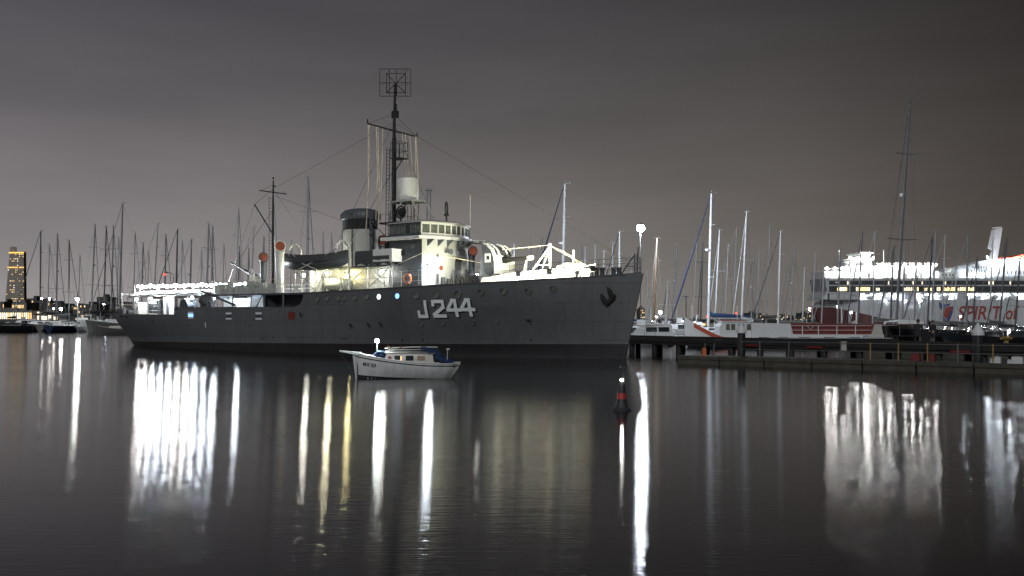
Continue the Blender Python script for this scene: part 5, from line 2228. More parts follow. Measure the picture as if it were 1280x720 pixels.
for px, w_, h_, mt, lab in ((1139, .42, .32, 'redpaint', 'larger dull red crate on the pontoon'), (1160, .26, .3, 'redpaint', 'small red crate beside a railing post on the pontoon'), (1236, .2, .16, 'gelwhite', 'small white tub left of the last railing post on the pontoon'),
                            (1243, .26, .24, 'gelwhite', 'white bag against the last railing post on the pontoon'), (1258, .16, .12, 'gelwhite', 'tiny white tub near the right end of the pontoon'), (1268, .5, .26, 'gelwhite', 'longest white bundle near the right end of the pontoon')):
    s_ = q_at(px)
    p = Q0 + QD * s_ + QN * .8
    g_ = MB()
    g_.box((0, 0, h_ / 2), (w_, .3, h_), 0, 0, .9)
    g_.box((0, 0, h_ + .02), (w_ * .95, .3, .04))
    g_.tube([(-w_ * .25, -.16, h_), (-w_ * .25, -.16, h_ + .07), (w_ * .25, -.16, h_ + .07), (w_ * .25, -.16, h_)], .012, 4)
    ob = g_.build('storage_tub', M[mt], None, smooth=0)
    ob.location = (p.x, p.y, .46)
    ob.rotation_euler = (0, 0, QA)
    tag(ob, lab, 'tub', 'tubs and crates on the pontoon')


def p_at(px, off=0.0):
    t = (px - CX) / F
    b0 = P0 + PN * off
    return (t * b0.y - b0.x) / (PD.x - t * PD.y)


# bollard and bench on the pier
s_ = p_at(1251)
p = P0 + PD * s_ + PN * .5
g_ = MB()
g_.lathe([(.22, 0), (.22, .05), (.12, .1), (.11, .28), (.2, .36), (.24, .42), (.15, .5)], (0, 0, 0), 14)
g_.tube([(-.28, 0, .40), (.28, 0, .40)], .07, 8)
ob = g_.build('pier_bollard', M['yellowpost'], None)
ob.location = (p.x, p.y, 1.1)
tag(ob, 'yellow lit mooring bollard on the pier deck near the right edge', 'bollard')
s_ = p_at(1118)
p = P0 + PD * s_ + PN * 1.2
bn = empty('pier_bench', (p.x, p.y, 1.1), PA, 'dark slim bench on the pier left of the two people', 'bench')
g_ = MB()
g_.bb(-.9, .9, -.2, .2, .40, .45)
g_.build('seat', M['timber'], bn, smooth=0)
for x in (-.55, .55):
    g_ = MB()
    g_.bb(x - .06, x + .06, -.16, .16, 0, .40)
    g_.build('leg', M['timber'], bn, smooth=0)

# ------------------------------------------------------------------ the white work boat with the red after deck
WD = 84.0
wbp = G(880, 0, WD)
wk = empty('work_boat', (wbp.x, WD, 0), R(-4), 'long low white work boat with orange bow and red after deck behind the pier', 'work boat')


def wx(px):
    return (px - 880) / F * WD


hmw = MB()
rows = []
for i in range(25):
    t = i / 24
    x = wx(856) + (wx(1100) - wx(856)) * t
    b2 = 2.1 * min(1, max(.02, (t / .22)) ** .6)
    zt = 1.75 * (1 - min(1, t / .2)) ** 1.3 + .85
    rows.append([(x + .8 * (1 - t) * .0, -b2, zt), (x + .5 * max(0, .15 - t), -b2 * .9, .3), (x + 1.2 * max(0, .2 - t) * 3, -b2 * .6, -.5), (x + 1.2 * max(0, .2 - t) * 3, b2 * .6, -.5), (x + .5 * max(0, .15 - t), b2 * .9, .3), (x, b2, zt)])
hmw.grid([r[1:5] for r in rows])
hmw.grid([[(r[0][0], r[0][1] + .04, .8), r[1]] for r in rows])
hmw.grid([[r[4], (r[5][0], r[5][1] - .04, .8)] for r in rows])
hmw.build('hull', M['geldark'], wk, 40)
hmw = MB()
hmw.grid([[r[0], (r[0][0], r[0][1] + .04, .8)] for r in rows])
hmw.grid([[(r[5][0], r[5][1] - .04, .8), r[5]] for r in rows])
hmw.build('topsides', M['gelwhite'], wk, 40)
g_ = MB()
g_.grid([[(r[0][0], r[0][1] - .012, r[0][2] - .04), (r[0][0], r[0][1] - .012, r[0][2] - .42)] for r in rows[1:7]])
g_.grid([[(r[0][0], -r[0][1] + .012, r[0][2] - .04), (r[0][0], -r[0][1] + .012, r[0][2] - .42)] for r in rows[1:7]])
g_.build('orange_bow_strake', M['orangebow'], wk, 40)
g_ = MB()
g_.grid([[(r[0][0], r[0][1], r[0][2] - .05), (r[-1][0], r[-1][1], r[-1][2] - .05)] for r in rows])
g_.build('deck', M['gelwhite'], wk, 40)
g_ = MB()
g_.prism([(wx(896), .85), (wx(934), .85), (wx(934), 2.2), (wx(901), 2.2), (wx(896), 1.8)], -1.5, 1.5, 'xz')
g_.bb(wx(899), wx(936), -1.6, 1.6, 2.2, 2.27)
whb = g_.build('wheelhouse', M['gelwhite'], wk, smooth=0)
for a, b2 in ((904, 908.5), (910, 915), (919, 926), (929, 937)):
    g_ = MB()
    g_.bb(wx(a), wx(b2), -1.525, -1.5, 1.5, 2.02)
    g_.build('wheelhouse_window', M['glasslit'] if a != 919 else M['glass'], whb, smooth=0)
g_ = MB()
g_.bb(wx(899), wx(930), -1.0, 1.0, 2.28, 2.36)
g_.build('wheelhouse_roof', M['orange'], whb, smooth=0)
g_ = MB()
g_.prism([(wx(934.2), .86), (wx(985), .86), (wx(981), 2.05), (wx(934.2), 2.12)], -1.7, 1.7, 'xz')
g_.build('cargo_house', M['gelwhite'], wk, smooth=0)
g_ = MB()
g_.prism([(wx(981.5), 1.15), (wx(1077.5), 1.12), (wx(1081), 2.0), (wx(978), 2.08)], -1.55, 1.55, 'xz')
g_.build('after_house', M['redpaint'], wk, smooth=0)
g_ = MB()
g_.bb(wx(978), wx(1092), -1.72, -1.60, .86, 1.14)
g_.build('bulwark', M['gelwhite'], wk, smooth=0)
g_ = MB()
for px in (981, 995, 1014, 1036, 1058):
    g_.tube([(wx(px), -1.78, .9), (wx(px), -1.78, 1.9)], .04, 6)
for z in (1.5, 1.88):
    g_.tube([(wx(981), -1.78, z), (wx(1077), -1.78, z)], .022, 5)
g_.tube([(wx(1001), -1.79, 1.86), (wx(1004.5), -1.79, 1.5), (wx(1008), -1.79, 1.86)], .025, 5)
g_.build('side_rail', M['gelwhite'], wk)
g_ = MB()
g_.prism([(wx(1076), .87), (wx(1091), .87), (wx(1089), 1.98), (wx(1081), 1.98)], -1.74, 1.4, 'xz')
g_.build('stern_house', M['gelcream'], wk, smooth=0)
g_ = MB()
g_.bb(wx(1089), wx(1142), -1.5, 1.4, 1.92, 2.02)
awp = g_.build('stern_awning', M['dkred'], wk, smooth=0)
g_ = MB()
for px in (1096, 1112, 1126, 1139):
    g_.tube([(wx(px), -1.4, .6), (wx(px), -1.4, 1.95)], .035, 5)
    g_.tube([(wx(px), 1.3, .6), (wx(px), 1.3, 1.95)], .035, 5)
g_.build('awning_post', M['steelpost'], awp)
g_ = MB()
g_.prism([(wx(1094), .6), (wx(1133), .6), (wx(1129), 1.9), (wx(1098), 1.85)], 1.32, 1.36, 'xz')
g_.build('awning_screen', M['gelcream'], awp, smooth=0)
me = text_mesh('John', .34, shear=.15, ext=.004)
for v in me.vertices:
    v.co = (wx(1067) + v.co.x, -1.745 - v.co.z, .90 + v.co.y)
mesh_obj('boat_name', me, M['black'], wk)
g_ = MB()
g_.tube([(wx(1003), -1.0, 2.1), (wx(1003), -1.0, 2.35), (wx(992), -1.0, 2.35)], .03, 5)
g_.tube([(wx(921), 0, 2.3), (wx(921), 0, 3.6)], .03, 5)
g_.build('aerial', M['gelwhite'], wk)
for px in (868, 942, 965, 990, 1020, 1050):
    g_ = MB()
    g_.tube([(wx(px), -1.95 if px > 880 else -1.7, .82), (wx(px) + .9, -1.95 if px > 880 else -1.7, .82)], .085, 8)
    g_.build('fender', M['geldark'], wk)


# ------------------------------------------------------------------ the two people beyond the pier
def make_person(loc, rz, height, label, pose):
    root = empty('person', loc, rz, label, 'person')
    s_ = height / 1.75
    J = pose['joints']
    E_ = pose['edges']
    me_ = bpy.data.meshes.new('body')
    keys = list(J)
    me_.from_pydata([tuple(Vector(J[k][0]) * s_) for k in keys], [(keys.index(a), keys.index(b)) for a, b in E_], [])
    o = bpy.data.objects.new('body_tmp', me_)
    COL.objects.link(o)
    sk = o.modifiers.new('skin', 'SKIN')
    for i, k in enumerate(keys):
        r_ = J[k][1]
        me_.skin_vertices[0].data[i].radius = (r_[0] * s_, r_[1] * s_)
    me_.skin_vertices[0].data[keys.index('pelvis')].use_root = True
    sk.use_smooth_shade = True
    sub = o.modifiers.new('sub', 'SUBSURF')
    sub.levels = 2
    sub.render_levels = 2
    dg = bpy.context.evaluated_depsgraph_get()
    dg.update()
    mesh = bpy.data.meshes.new_from_object(o.evaluated_get(dg))
    bpy.data.objects.remove(o)
    mesh.name = 'body'
    mesh.materials.clear()
    for mt in ('coat', 'trouser', 'skin', 'shoe'):
        mesh.materials.append(M[mt])
    for p in mesh.polygons:
        c_ = p.center / s_
        p.material_index = 3 if c_.z < .09 else 1 if c_.z < pose.get('hem', .78) else 2 if c_.z > 1.50 or c_.z < 0 else 0
        for hnd in ('handl', 'handr'):
            if (Vector(J[hnd][0]) - c_).length < .10:
                p.material_index = 2
        p.use_smooth = True
    b_ = bpy.data.objects.new('body', mesh)
    COL.objects.link(b_)
    b_.parent = root
    h_ = MB()
    hc = Vector(J['head'][0]) * s_
    vs = []
    h_.ball((hc.x - .012, hc.y, hc.z + .035 * s_), .112 * s_, 14, 10, 1.08)
    ho = h_.build('hair', M[pose.get('hair', 'hair')], root, smooth=60)
    return root


def rr(a, b=None):
    return (a, b or a)


POSE1 = dict(hem=.74, joints={
    'pelvis': ((0, 0, .95), rr(.155, .12)), 'waist': ((0, 0, 1.12), rr(.15, .115)), 'chest': ((0, 0, 1.33), rr(.18, .125)), 'neckb': ((.01, 0, 1.46), rr(.10, .085)), 'neck': ((.02, 0, 1.52), rr(.058)),
    'head': ((.035, 0, 1.63), rr(.082, .10)), 'crown': ((.03, 0, 1.71), rr(.06)),
    'shl': ((0, .19, 1.41), rr(.075)), 'ell': ((-.02, .25, 1.14), rr(.06)), 'handl': ((.13, .16, 1.00), rr(.04)),
    'shr': ((0, -.19, 1.41), rr(.075)), 'elr': ((-.02, -.25, 1.14), rr(.06)), 'handr': ((.13, -.16, 1.02), rr(.04)),
    'hipl': ((0, .10, .86), rr(.105)), 'kneel': ((.03, .11, .48), rr(.068)), 'ankl': ((0, .12, .10), rr(.05)), 'toel': ((.17, .13, .04), rr(.035)),
    'hipr': ((0, -.10, .86), rr(.105)), 'kneer': ((0, -.11, .48), rr(.068)), 'ankr': ((-.04, -.12, .10), rr(.05)), 'toer': ((.13, -.14, .04), rr(.035))},
    edges=[('pelvis', 'waist'), ('waist', 'chest'), ('chest', 'neckb'), ('neckb', 'neck'), ('neck', 'head'), ('head', 'crown'), ('chest', 'shl'), ('shl', 'ell'), ('ell', 'handl'), ('chest', 'shr'), ('shr', 'elr'), ('elr', 'handr'),
           ('pelvis', 'hipl'), ('hipl', 'kneel'), ('kneel', 'ankl'), ('ankl', 'toel'), ('pelvis', 'hipr'), ('hipr', 'kneer'), ('kneer', 'ankr'), ('ankr', 'toer')])
POSE2 = dict(POSE1, hem=.60, hair='mastwood')
DP = 60.0
g_ = MB()
fpx = G(1130, 0, DP + 1)
fl = empty('finger_pontoon', (fpx.x + 2.5, DP + .6, 0), PA * .15, 'low finger pontoon behind the pier on which two people stand', 'pontoon')
g_ = MB()
g_.bb(-6, 12, -1.0, 1.2, -.3, .58)
g_.bb(-6.05, 12.05, -1.05, 1.25, .50, .65)
g_.build('float', M['concrete'], fl, smooth=0)
p1 = G(1147.5, 0, DP)
p2 = G(1166, 0, DP + .4)
make_person((p1.x, p1.y, .65), R(60), 1.78, 'person in dark jacket and pale trousers with hands together, left of the pair', POSE1)
make_person((p2.x, p2.y, .65), R(200), 1.74, 'fair-haired person in a long dark coat facing left, right of the pair', POSE2)


# ------------------------------------------------------------------ lamps on posts
def lamp_post(px, py, D, r, L_, col, label, arm=0.0, poler=.06, smp=False, group='lamp posts along the harbour', base=0.0, mat='gelwhite'):
    p = G(px, py, D)
    root = empty('lamp_post', (p.x, p.y, base), 0, label, 'lamp post', group)
    z = p.z - base
    m_ = MB()
    if arm:
        m_.tube([(arm, 0, -.5 if base < .5 else 0), (arm, 0, z - .6), (arm * .9, 0, z + .05), (arm * .5, 0, z + .28), (0, 0, z + .2)], poler, 6)
    else:
        m_.tube([(0, .25, -.5 if base < .5 else 0), (0, .25, z + .1), (0, 0, z + .3)], poler, 6)
    m_.build('pole', M[mat], root)
    m_ = MB()
    m_.ball((0, 0, z), r, 8, 6)
    lo = m_.build('lamp', lampmat(col, L_, smp), root, smooth=60)
    m_ = MB()
    m_.lathe([(r * .75, r * .75), (r * .5, r * 1.15), (.03, r * 1.35)], (0, 0, z), 10)
    m_.build('lamp_hood', M['mastgrey'], lo)
    return root


lamp_post(801, 285, 96, .40, 2000, (.80, .89, 1.0), 'tall mast light with a dazzling white lamp above the warship bow', poler=.045, mat='mastdark', smp=True)
lamp_post(206, 343, 150, .17, 5, (1.0, .035, .02), 'curved pole with a red beacon above the string of lights', arm=1.4, poler=.05, mat='mastdark')
lamp_post(96.5, 374, 178, .30, 500, (.95, 1.0, .93), 'white lamp post above the white motor cruiser in the left marina', smp=True)
lamp_post(52, 373, 420, .42, 70, (1, .97, .9), 'left one of two lamps standing high over the far left shore', base=1.6)
lamp_post(62, 373.5, 425, .42, 70, (1, .97, .9), 'right one of two lamps standing high over the far left shore', base=1.6)
lamp_post(76, 386, 300, .45, 110, (1, .98, .92), 'low glaring lamp behind the masts of the left marina', mat='mastgrey')
lamp_post(130, 380.5, 210, .22, 110, (.62, .72, 1.0), 'bluish lamp close to the warship stern', mat='mastgrey', smp=True)
lamp_post(67, 386, 340, .3, 60, (1, .95, .85), 'small lamp left of the low glaring lamp in the marina', mat='mastgrey')
lamp_post(825.5, 390.5, 330, .5, 90, (1, .98, .92), 'upper lamp of two in a row right of the bow', mat='mastgrey', base=0)
lamp_post(820.5, 396, 260, .22, 90, (1, .97, .85), 'small lamp with a lit short post right of the bow')
lamp_post(817, 401.5, 200, .28, 60, (1, .97, .9), 'lowest lamp close to the bow above the white boats')
lamp_post(851.5, 402, 220, .38, 110, (1, .99, .95), 'left glaring lamp between the blue furled sail and the brown mast')
lamp_post(868, 402.5, 230, .35, 80, (1, .97, .88), 'right glaring lamp behind the blue furled sail')
lamp_post(880, 405.5, 240, .3, 5, (1, .38, .06), 'orange lamp left of the blue sail cover')
lamp_post(1064, 390.5, 150, .16, 50, (1, .97, .9), 'small lamp in front of the red ferry bow', mat='mastgrey')
lamp_post(1047, 383, 160, .14, 60, (1, 1, .95), 'lamp above the white post in front of the ferry bow')
lamp_post(1200.5, 395.5, 130, .12, 90, (1, .98, .9), 'small bright lamp at the first ferry letter', mat='mastgrey')
lamp_post(1261.5, 414.5, 78, .09, 160, (1, .99, .95), 'low white lamp among the motor boats at the right edge', mat='mastgrey')
lamp_post(884, 395.5, 400, .45, 4, (1, .05, .02), 'left one of two small red lights above the work boat', mat='mastdark', base=1.5)
lamp_post(920.5, 391.5, 400, .45, 4, (1, .05, .02), 'right one of two small red lights above the work boat', mat='mastdark', base=1.5)
tl = G(857.5, 371, 110)
tp_ = empty('unlit_lamp_post', (tl.x, tl.y, 0), 0, 'unlit post with a crossbar right of the blue furled sail foot', 'lamp post')
g_ = MB()
g_.tube([(0, 0, -.5), (0, 0, tl.z)], .06, 6)
g_.build('pole', M['mastdark'], tp_)
g_ = MB()
g_.bb(-.28, .28, -.06, .06, tl.z - .02, tl.z + .08)
g_.build('crossbar', M['mastdark'], tp_)
for px, y0_, y1_, D, lab in ((1052, 385, 408, 150, 'left of two white posts standing before the ferry bow'), (1070.5, 392, 408, 150, 'right of two white posts standing before the ferry bow'), (813.5, 384, 412, 140, 'white post near the bow with a lamp behind it')):
    a = G(px, y0_, D)
    q = empty('white_post', (a.x, a.y, 0), 0, lab, 'post')
    g_ = MB()
    g_.tube([(0, 0, -.5), (0, 0, a.z)], .13, 8)
    g_.lathe([(.16, a.z), (.16, a.z + .1), (.05, a.z + .18)], (0, 0, 0), 8)
    g_.build('shaft', M['gelwhite'], q)
cr = G(536, 237, 160)
q = empty('lattice_mast', (cr.x, cr.y, 0), 0, 'slim lattice mast standing behind the warship bridge roof', 'mast')
g_ = MB()
for sx_, sy_ in ((-.45, -.45), (.45, -.45), (.45, .45), (-.45, .45)):
    g_.tube([(sx_, sy_, 0), (sx_ * .6, sy_ * .6, cr.z)], .07, 5)
for k in range(16):
    z0_, z1_ = cr.z * k / 16, cr.z * (k + 1) / 16
    w0, w1 = .45 * (1 - .4 * k / 16), .45 * (1 - .4 * (k + 1) / 16)
    sgn = 1 if k % 2 else -1
    g_.tube([(-w0 * sgn, -w0, z0_), (w1 * sgn, -w1, z1_)], .035, 4)
    g_.tube([(-w0 * sgn, w0, z0_), (w1 * sgn, w1, z1_)], .035, 4)
g_.box((0, 0, cr.z), (1.1, .8, .35))
g_.build('frame', M['mastgrey'], q)

# ================================================================== the ferry, the far shore
FD = 480.0
K = FD / F


def fx_(px):
    return (px - CX) * K


def fz_(py):
    return H + (CY - py) * K


fer = empty('passenger_ferry', (0, FD, 0), 0, 'huge brightly lit white passenger ferry with a red bow and the words SPIRIT of', 'ferry')
X0, X1 = fx_(1035), 345.0
DEP = 25.0
LZ0, LZ1 = fz_(374.5), fz_(367)
g_ = MB()
# lower hull with a raked flared bow
rows = []
for i in range(31):
    t = i / 30
    x = fx_(1017) + (X1 - fx_(1017)) * t ** 1.6
    w_ = DEP / 2 * min(1, ((x - fx_(1017)) / 30 + .002)) ** .55
    zt = LZ0 if x > X0 + 1 else fz_(384)
    if x <= X0 + 1:
        zt = fz_(384) + (LZ0 - fz_(384)) * max(0, (x - fx_(1026)) / (X0 + 1 - fx_(1026)))
    rk = 7.5 * max(0, 1 - t * 9)
    r = []
    for f_ in (0, .15, .5, .8, 1):
        z = -2 + (zt + 2) * f_
        r.append((x + rk * (1 - f_), DEP / 2 - w_ * (.55 + .45 * f_ if t < .25 else 1), z))
    rows.append(r + [(p[0], DEP - p[1], p[2]) for p in r[::-1]])
g_.grid(rows)
fh = g_.build('hull', M['ferry'], fer, 40)
# red bow paint, a band running down and aft, set just proud of the shell
g_ = MB()


def fer_y(x, z):
    t = max(0, min(1, ((x - fx_(1017)) / (X1 - fx_(1017)))) ) ** (1 / 1.6)
    w_ = DEP / 2 * min(1, ((x - fx_(1017)) / 30 + .002)) ** .55
    return w_, t


rr_ = []
for i in range(22):
    t = i / 30
    x = fx_(1017) + (X1 - fx_(1017)) * t ** 1.6
    if x > fx_(1160):
        break
    w_ = DEP / 2 * min(1, ((x - fx_(1017)) / 30 + .002)) ** .55
    zt_full = LZ0 if x > X0 + 1 else fz_(384) + (LZ0 - fz_(384)) * max(0, (x - fx_(1026)) / (X0 + 1 - fx_(1026)))
    top = min(zt_full, fz_(384 + max(0, (x / K + CX - 1045)) ** 1.1 * .16))
    rk = 7.5 * max(0, 1 - t * 9)
    row = []
    for z in (-1.0, top * .5, top):
        f_ = (z + 2) / (zt_full + 2)
        row.append((x + rk * (1 - f_) - .03, DEP / 2 - w_ * (.55 + .45 * f_ if t < .25 else 1) - .06, z))
    rr_.append(row)
g_.grid(rr_)
g_.build('red_bow', M['dkred'], fh, 40)
# promenade recess: lit white wall set back, closed panels between the openings
g_ = MB()
g_.bb(X0 + 2, X1, 3.0, DEP - 3, LZ0, LZ1)
g_.build('promenade_wall', M['ferrywhite'], fer, smooth=0)
for a, b2 in ((1037, 1075), (1131, 1145), (1196, 1208)):
    g_ = MB()
    g_.bb(fx_(a), fx_(b2), 0, 3.0, LZ0, LZ1)
    g_.build('side_panel', M['ferry'], fer, smooth=0)
g_ = MB()
g_.bb(X0, X1, 0, DEP, LZ1, fz_(347.5))
g_.build('superstructure', M['ferry'], fer, smooth=0)
# raked front of the house
g_ = MB()
g_.prism([(X0 - .02, LZ0), (X0 - .02, fz_(347.5)), (fx_(1031), fz_(347.5)), (fx_(1034), fz_(364)), (fx_(1028), LZ0)], .2, DEP - .2, 'xz')
g_.build('house_front', M['ferry'], fer, smooth=0)
g_ = MB()
g_.bb(X0 + .5, X1, -.08, 0, fz_(365), fz_(357.5))
g_.build('cabin_window_band', M['ferryband'], fer, smooth=0)
g_ = MB()
g_.bb(X0 + .5, X1, -.08, 0, fz_(356), fz_(351))
g_.build('upper_window_band', M['ferryband'], fer, smooth=0)
for z_ in (349.5, 366.2):
    g_ = MB()
    g_.bb(X0, X1, -.25, 0, fz_(z_) - .25, fz_(z_) + .1)
    g_.build('rubbing_ledge', M['ferry'], fer, smooth=0)
random.seed(21)
segs = [(1046.5, 5, 2.6), (1050, 4, 2.4), (1070, 7, 2.6), (1095, 3, 2.6), (1130, 7, 2.7), (1155, 4, 2.6), (1171, 18, 2.62)]
for a, n_, st_ in segs:
    for k in range(n_):
        if random.random() < .12:
            continue
        px = a + k * st_
        g_ = MB()
        g_.bb(fx_(px), fx_(px + 1.7), -.14, -.09, fz_(363.6), fz_(359 + random.choice((0, 0, .8))))
        g_.build('window', M['winferry'] if random.random() < .6 else M['winpale'], fer, smooth=0)
for px in (1059, 1110, 1140.5, 1152, 1181, 1235.5, 1240.5, 1253, 1262):
    g_ = MB()
    g_.bb(fx_(px), fx_(px + 1.4), -.14, -.09, fz_(355.6), fz_(351.6))
    g_.build('window', M['winpale'], fer, smooth=0)
# upper decks
g_ = MB()
g_.bb(fx_(1032), fx_(1176), 1.5, DEP - 1.5, fz_(347.4), fz_(339))
g_.bb(fx_(1060), fx_(1172), 3.0, DEP - 3, fz_(339), fz_(332))
g_.bb(fx_(1066), fx_(1092), 2.5, DEP - 2.5, fz_(332), fz_(325.5))
g_.bb(fx_(1079), fx_(1091), 4, DEP - 4, fz_(325.5), fz_(316))
g_.build('bright_upper_decks', M['ferrywhite'], fer, smooth=0)
g_ = MB()
g_.bb(fx_(1064), fx_(1094), 1.8, DEP - 1.8, fz_(324.8), fz_(323))
g_.bb(fx_(1077), fx_(1094), 3, DEP - 3, fz_(316), fz_(314.6))
g_.build('bridge_roof', M['ferrywhite'], fer, smooth=0)
g_ = MB()
g_.bb(fx_(1067), fx_(1083), 2.35, 2.48, fz_(331), fz_(327))
g_.bb(fx_(1080), fx_(1089), 3.85, 3.98, fz_(321.5), fz_(318.5))
for px in (1055, 1085.5, 1118, 1133, 1152):
    g_.bb(fx_(px), fx_(px + 3), 1.38, 1.48, fz_(346.5), fz_(341.5))
g_.build('bridge_window', M['ferryband'], fer, smooth=0)
g_ = MB()
for x, zt in ((1086.5, 311), (1083, 313.5), (1090, 313.5)):
    g_.tube([(fx_(x), 12, fz_(316)), (fx_(x), 12, fz_(zt))], .25, 6)
g_.tube([(fx_(1081), 12, fz_(314)), (fx_(1092), 12, fz_(313.8))], .18, 6)
g_.tube([(fx_(1054), 6, fz_(340)), (fx_(1054), 6, fz_(311))], .12, 5)
g_.tube([(fx_(1110.5), 6, fz_(333)), (fx_(1110.5), 6, fz_(311))], .12, 5)
g_.build('signal_mast', M['ferrywhite'], fer)
g_ = MB()
for k in range(30):
    px = 1031 + k * 4.9
    z0_ = fz_(339) if px < 1060 else fz_(332)
    if 1064 < px < 1094:
        continue
    g_.tube([(fx_(px), 1.7, z0_), (fx_(px), 1.7, z0_ + 1.3)], .07, 4)
g_.tube([(fx_(1031), 1.7, fz_(339) + 1.3), (fx_(1062), 1.7, fz_(339) + 1.3)], .06, 4)
g_.tube([(fx_(1095), 1.7, fz_(332) + 1.3), (fx_(1173), 1.7, fz_(332) + 1.3)], .06, 4)
g_.build('deck_railing', M['ferrywhite'], fer)
# after upper decks stepping up to the red roof
g_ = MB()
g_.prism([(fx_(1176.2), fz_(347.3)), (X1, fz_(347.3)), (X1, fz_(322)), (fx_(1247), fz_(323.5)), (fx_(1228), fz_(327)), (fx_(1214), fz_(331)), (fx_(1198), fz_(333)), (fx_(1190), fz_(339.5)), (fx_(1176.2), fz_(341))], 2.0, DEP - 2, 'xz')
g_.build('after_upper_decks', M['ferry'], fer, smooth=0)
g_ = MB()
g_.bb(fx_(1235.5), X1, 1.7, 2.0, fz_(345.5), fz_(324))
g_.build('after_side_wall', M['ferrywhite'], fer, smooth=0)
g_ = MB()
for r_, (a, b2, st_) in {343: (1180, 1233, 4.2), 338.5: (1216, 1234, 3.2), 333.5: (1218, 1234, 3.4)}.items():
    px = a
    while px < b2:
        g_.bb(fx_(px), fx_(px + 1.4), 1.9, 1.98, fz_(r_ + 1.6), fz_(r_ - 1))
        px += st_
px = 1240
while px < 1300:
    g_.bb(fx_(px), fx_(px + 1.2), 1.6, 1.68, fz_(342.2), fz_(338.6))
    px += 5.2
g_.build('dark_window_row', M['ferryband'], fer, smooth=0)
g_ = MB()
g_.prism([(fx_(1249), fz_(323.3)), (fx_(1268), fz_(321.6)), (fx_(1281), fz_(317.5)), (X1, fz_(314)), (X1, fz_(321.8)), (fx_(1266), fz_(322.9))], 1.6, DEP - 1.6, 'xz')
g_.build('red_roof', M['ferryred'], fer, smooth=0)
g_ = MB()
g_.prism([(fx_(1251), fz_(308)), (fx_(1256.5), fz_(311)), (fx_(1252), fz_(323.6)), (fx_(1257.5), fz_(323.4)), (fx_(1264), fz_(283)), (fx_(1256), fz_(284.5))], 8.5, 13.5, 'xz')
g_.bb(fx_(1256.5), fx_(1263.5), 8.7, 13.3, fz_(283.2), fz_(281.5))
g_.build('funnel_fin', M['ferrywhite'], fer, smooth=0)
# lifeboats in the recesses
for a, b2 in ((1083, 1096), (1102, 1115), (1152, 1166), (1174, 1190), (1214, 1229), (1236, 1252), (1258, 1276)):
    g_ = MB()
    xa, xb = fx_(a), fx_(b2)
    rows = []
    for i in range(11):
        t = i / 10
        w_ = 1.2 * max(.15, 1 - abs(2 * t - 1) ** 3)
        rows.append([(xa + (xb - xa) * t, 1.5 + w_ * math.cos(2 * PI * k / 10), LZ0 + 1.5 + w_ * 1.05 * math.sin(2 * PI * k / 10)) for k in range(10)])
    g_.grid(rows, closed=True)
    lbx = g_.build('lifeboat', M['ferrywhite'], fer, 50)
# lettering and emblem
for word, xa, xb, zb, zh in (('SPIRIT', 1196.8, 1253.0, 399.6, 17.2), ('of', 1256.5, 1273.5, 399.4, 17.0)):
    me = text_mesh(word, 9.0, shear=.22, bold=.12, ext=.05)
    vx = [v.co.x for v in me.vertices]
    vy = [v.co.y for v in me.vertices]
    sx_, sy_ = (xb - xa) * K / (max(vx) - min(vx)), zh * K / (max(vy) - min(vy))
    for v in me.vertices:
        v.co = (fx_(xa) + (v.co.x - min(vx)) * sx_, -.22 - v.co.z, fz_(zb) + (v.co.y - min(vy)) * sy_)
    mesh_obj('lettering', me, M['letterred'], fh)


def emblem(pts, mat, off):
    g_ = MB()
    g_.prism([(fx_(x), fz_(y)) for x, y in pts], -.2 - off, -.12 - off, 'xz')
    g_.build('emblem', M[mat], fh, smooth=0)


emblem([(1173.5, 377.5), (1179, 380.5), (1189, 379.5), (1183, 383.5), (1176, 387.5), (1174.5, 384)], 'letterblue', 0)
emblem([(1178, 387), (1184, 383.8), (1191.5, 382.3), (1188, 390), (1183.5, 399.5), (1178.5, 395)], 'letterred', .0)
emblem([(1190.5, 391), (1191.5, 383), (1190.6, 383), (1187.5, 391), (1183, 400.5), (1178.6, 396.4), (1178.2, 399.2), (1183.5, 403), (1187.5, 399)], 'letterblue', .12)
# ferry lamps -----------------------------------------------------
def flamp(px, py, y, r, L_, col=COOL, smp=False):
    g_ = MB()
    g_.ball((fx_(px), y, fz_(py)), r, 7, 5)
    g_.build('deck_lamp', lampmat(col, L_, smp), fer, smooth=60)


FW = (1.0, .98, .94)
for k in range(15):
    px = 1034 + k * 9.7
    flamp(px, 335.5 if px < 1062 else 331 if px > 1096 else 322.5, .3, .62, 620, FW)
for k in range(7):
    flamp(1040 + k * 20, 343.5, .3, .5, 420, FW)
for px, py in ((1083, 319), (1088, 319)):
    flamp(px, py, 1.6, .35, 600, FW)
for px in (1079, 1090, 1101, 1112, 1123, 1149, 1160, 1171, 1182, 1192, 1212, 1222, 1232, 1242, 1252, 1262, 1272, 1282):
    flamp(px, 368.6, 1.0, .45, 500 if px < 1200 else 2200, COOL)
for px in (1240, 1251, 1262, 1273, 1284):  # lamps added to strengthen the reflection of the after wall
    flamp(px, 327.5 - (px - 1240) * .06, .8, .6, 1500, COOL)
for px in (1206, 1218, 1228):
    flamp(px, 344, 1.2, .4, 500, COOL)
for px, py in ((1244, 340), (1252, 330), (1262, 330), (1272, 329), (1284, 329)):
    flamp(px, py, -.6, .3, 600, COOL)
flamp(1241, 320.5, 5.5, .4, 500, COOL, True)  # added lamp that brightens the fin
for px in (1106, 1131, 1150.5):                       # wall washers on the hull side
    flamp(px, 376, -1.2, .2, 600, COOL)
for px, py in ((1019, 386), (1026, 386), (1028.5, 386), (1035.5, 387.5)):
    flamp(px, py, 10.5, .32, 220, (1.0, .93, .85))

# ------------------------------------------------------------------ far shore left: tower, blocks, pavilion, trees
GC = 'buildings on the far shore'


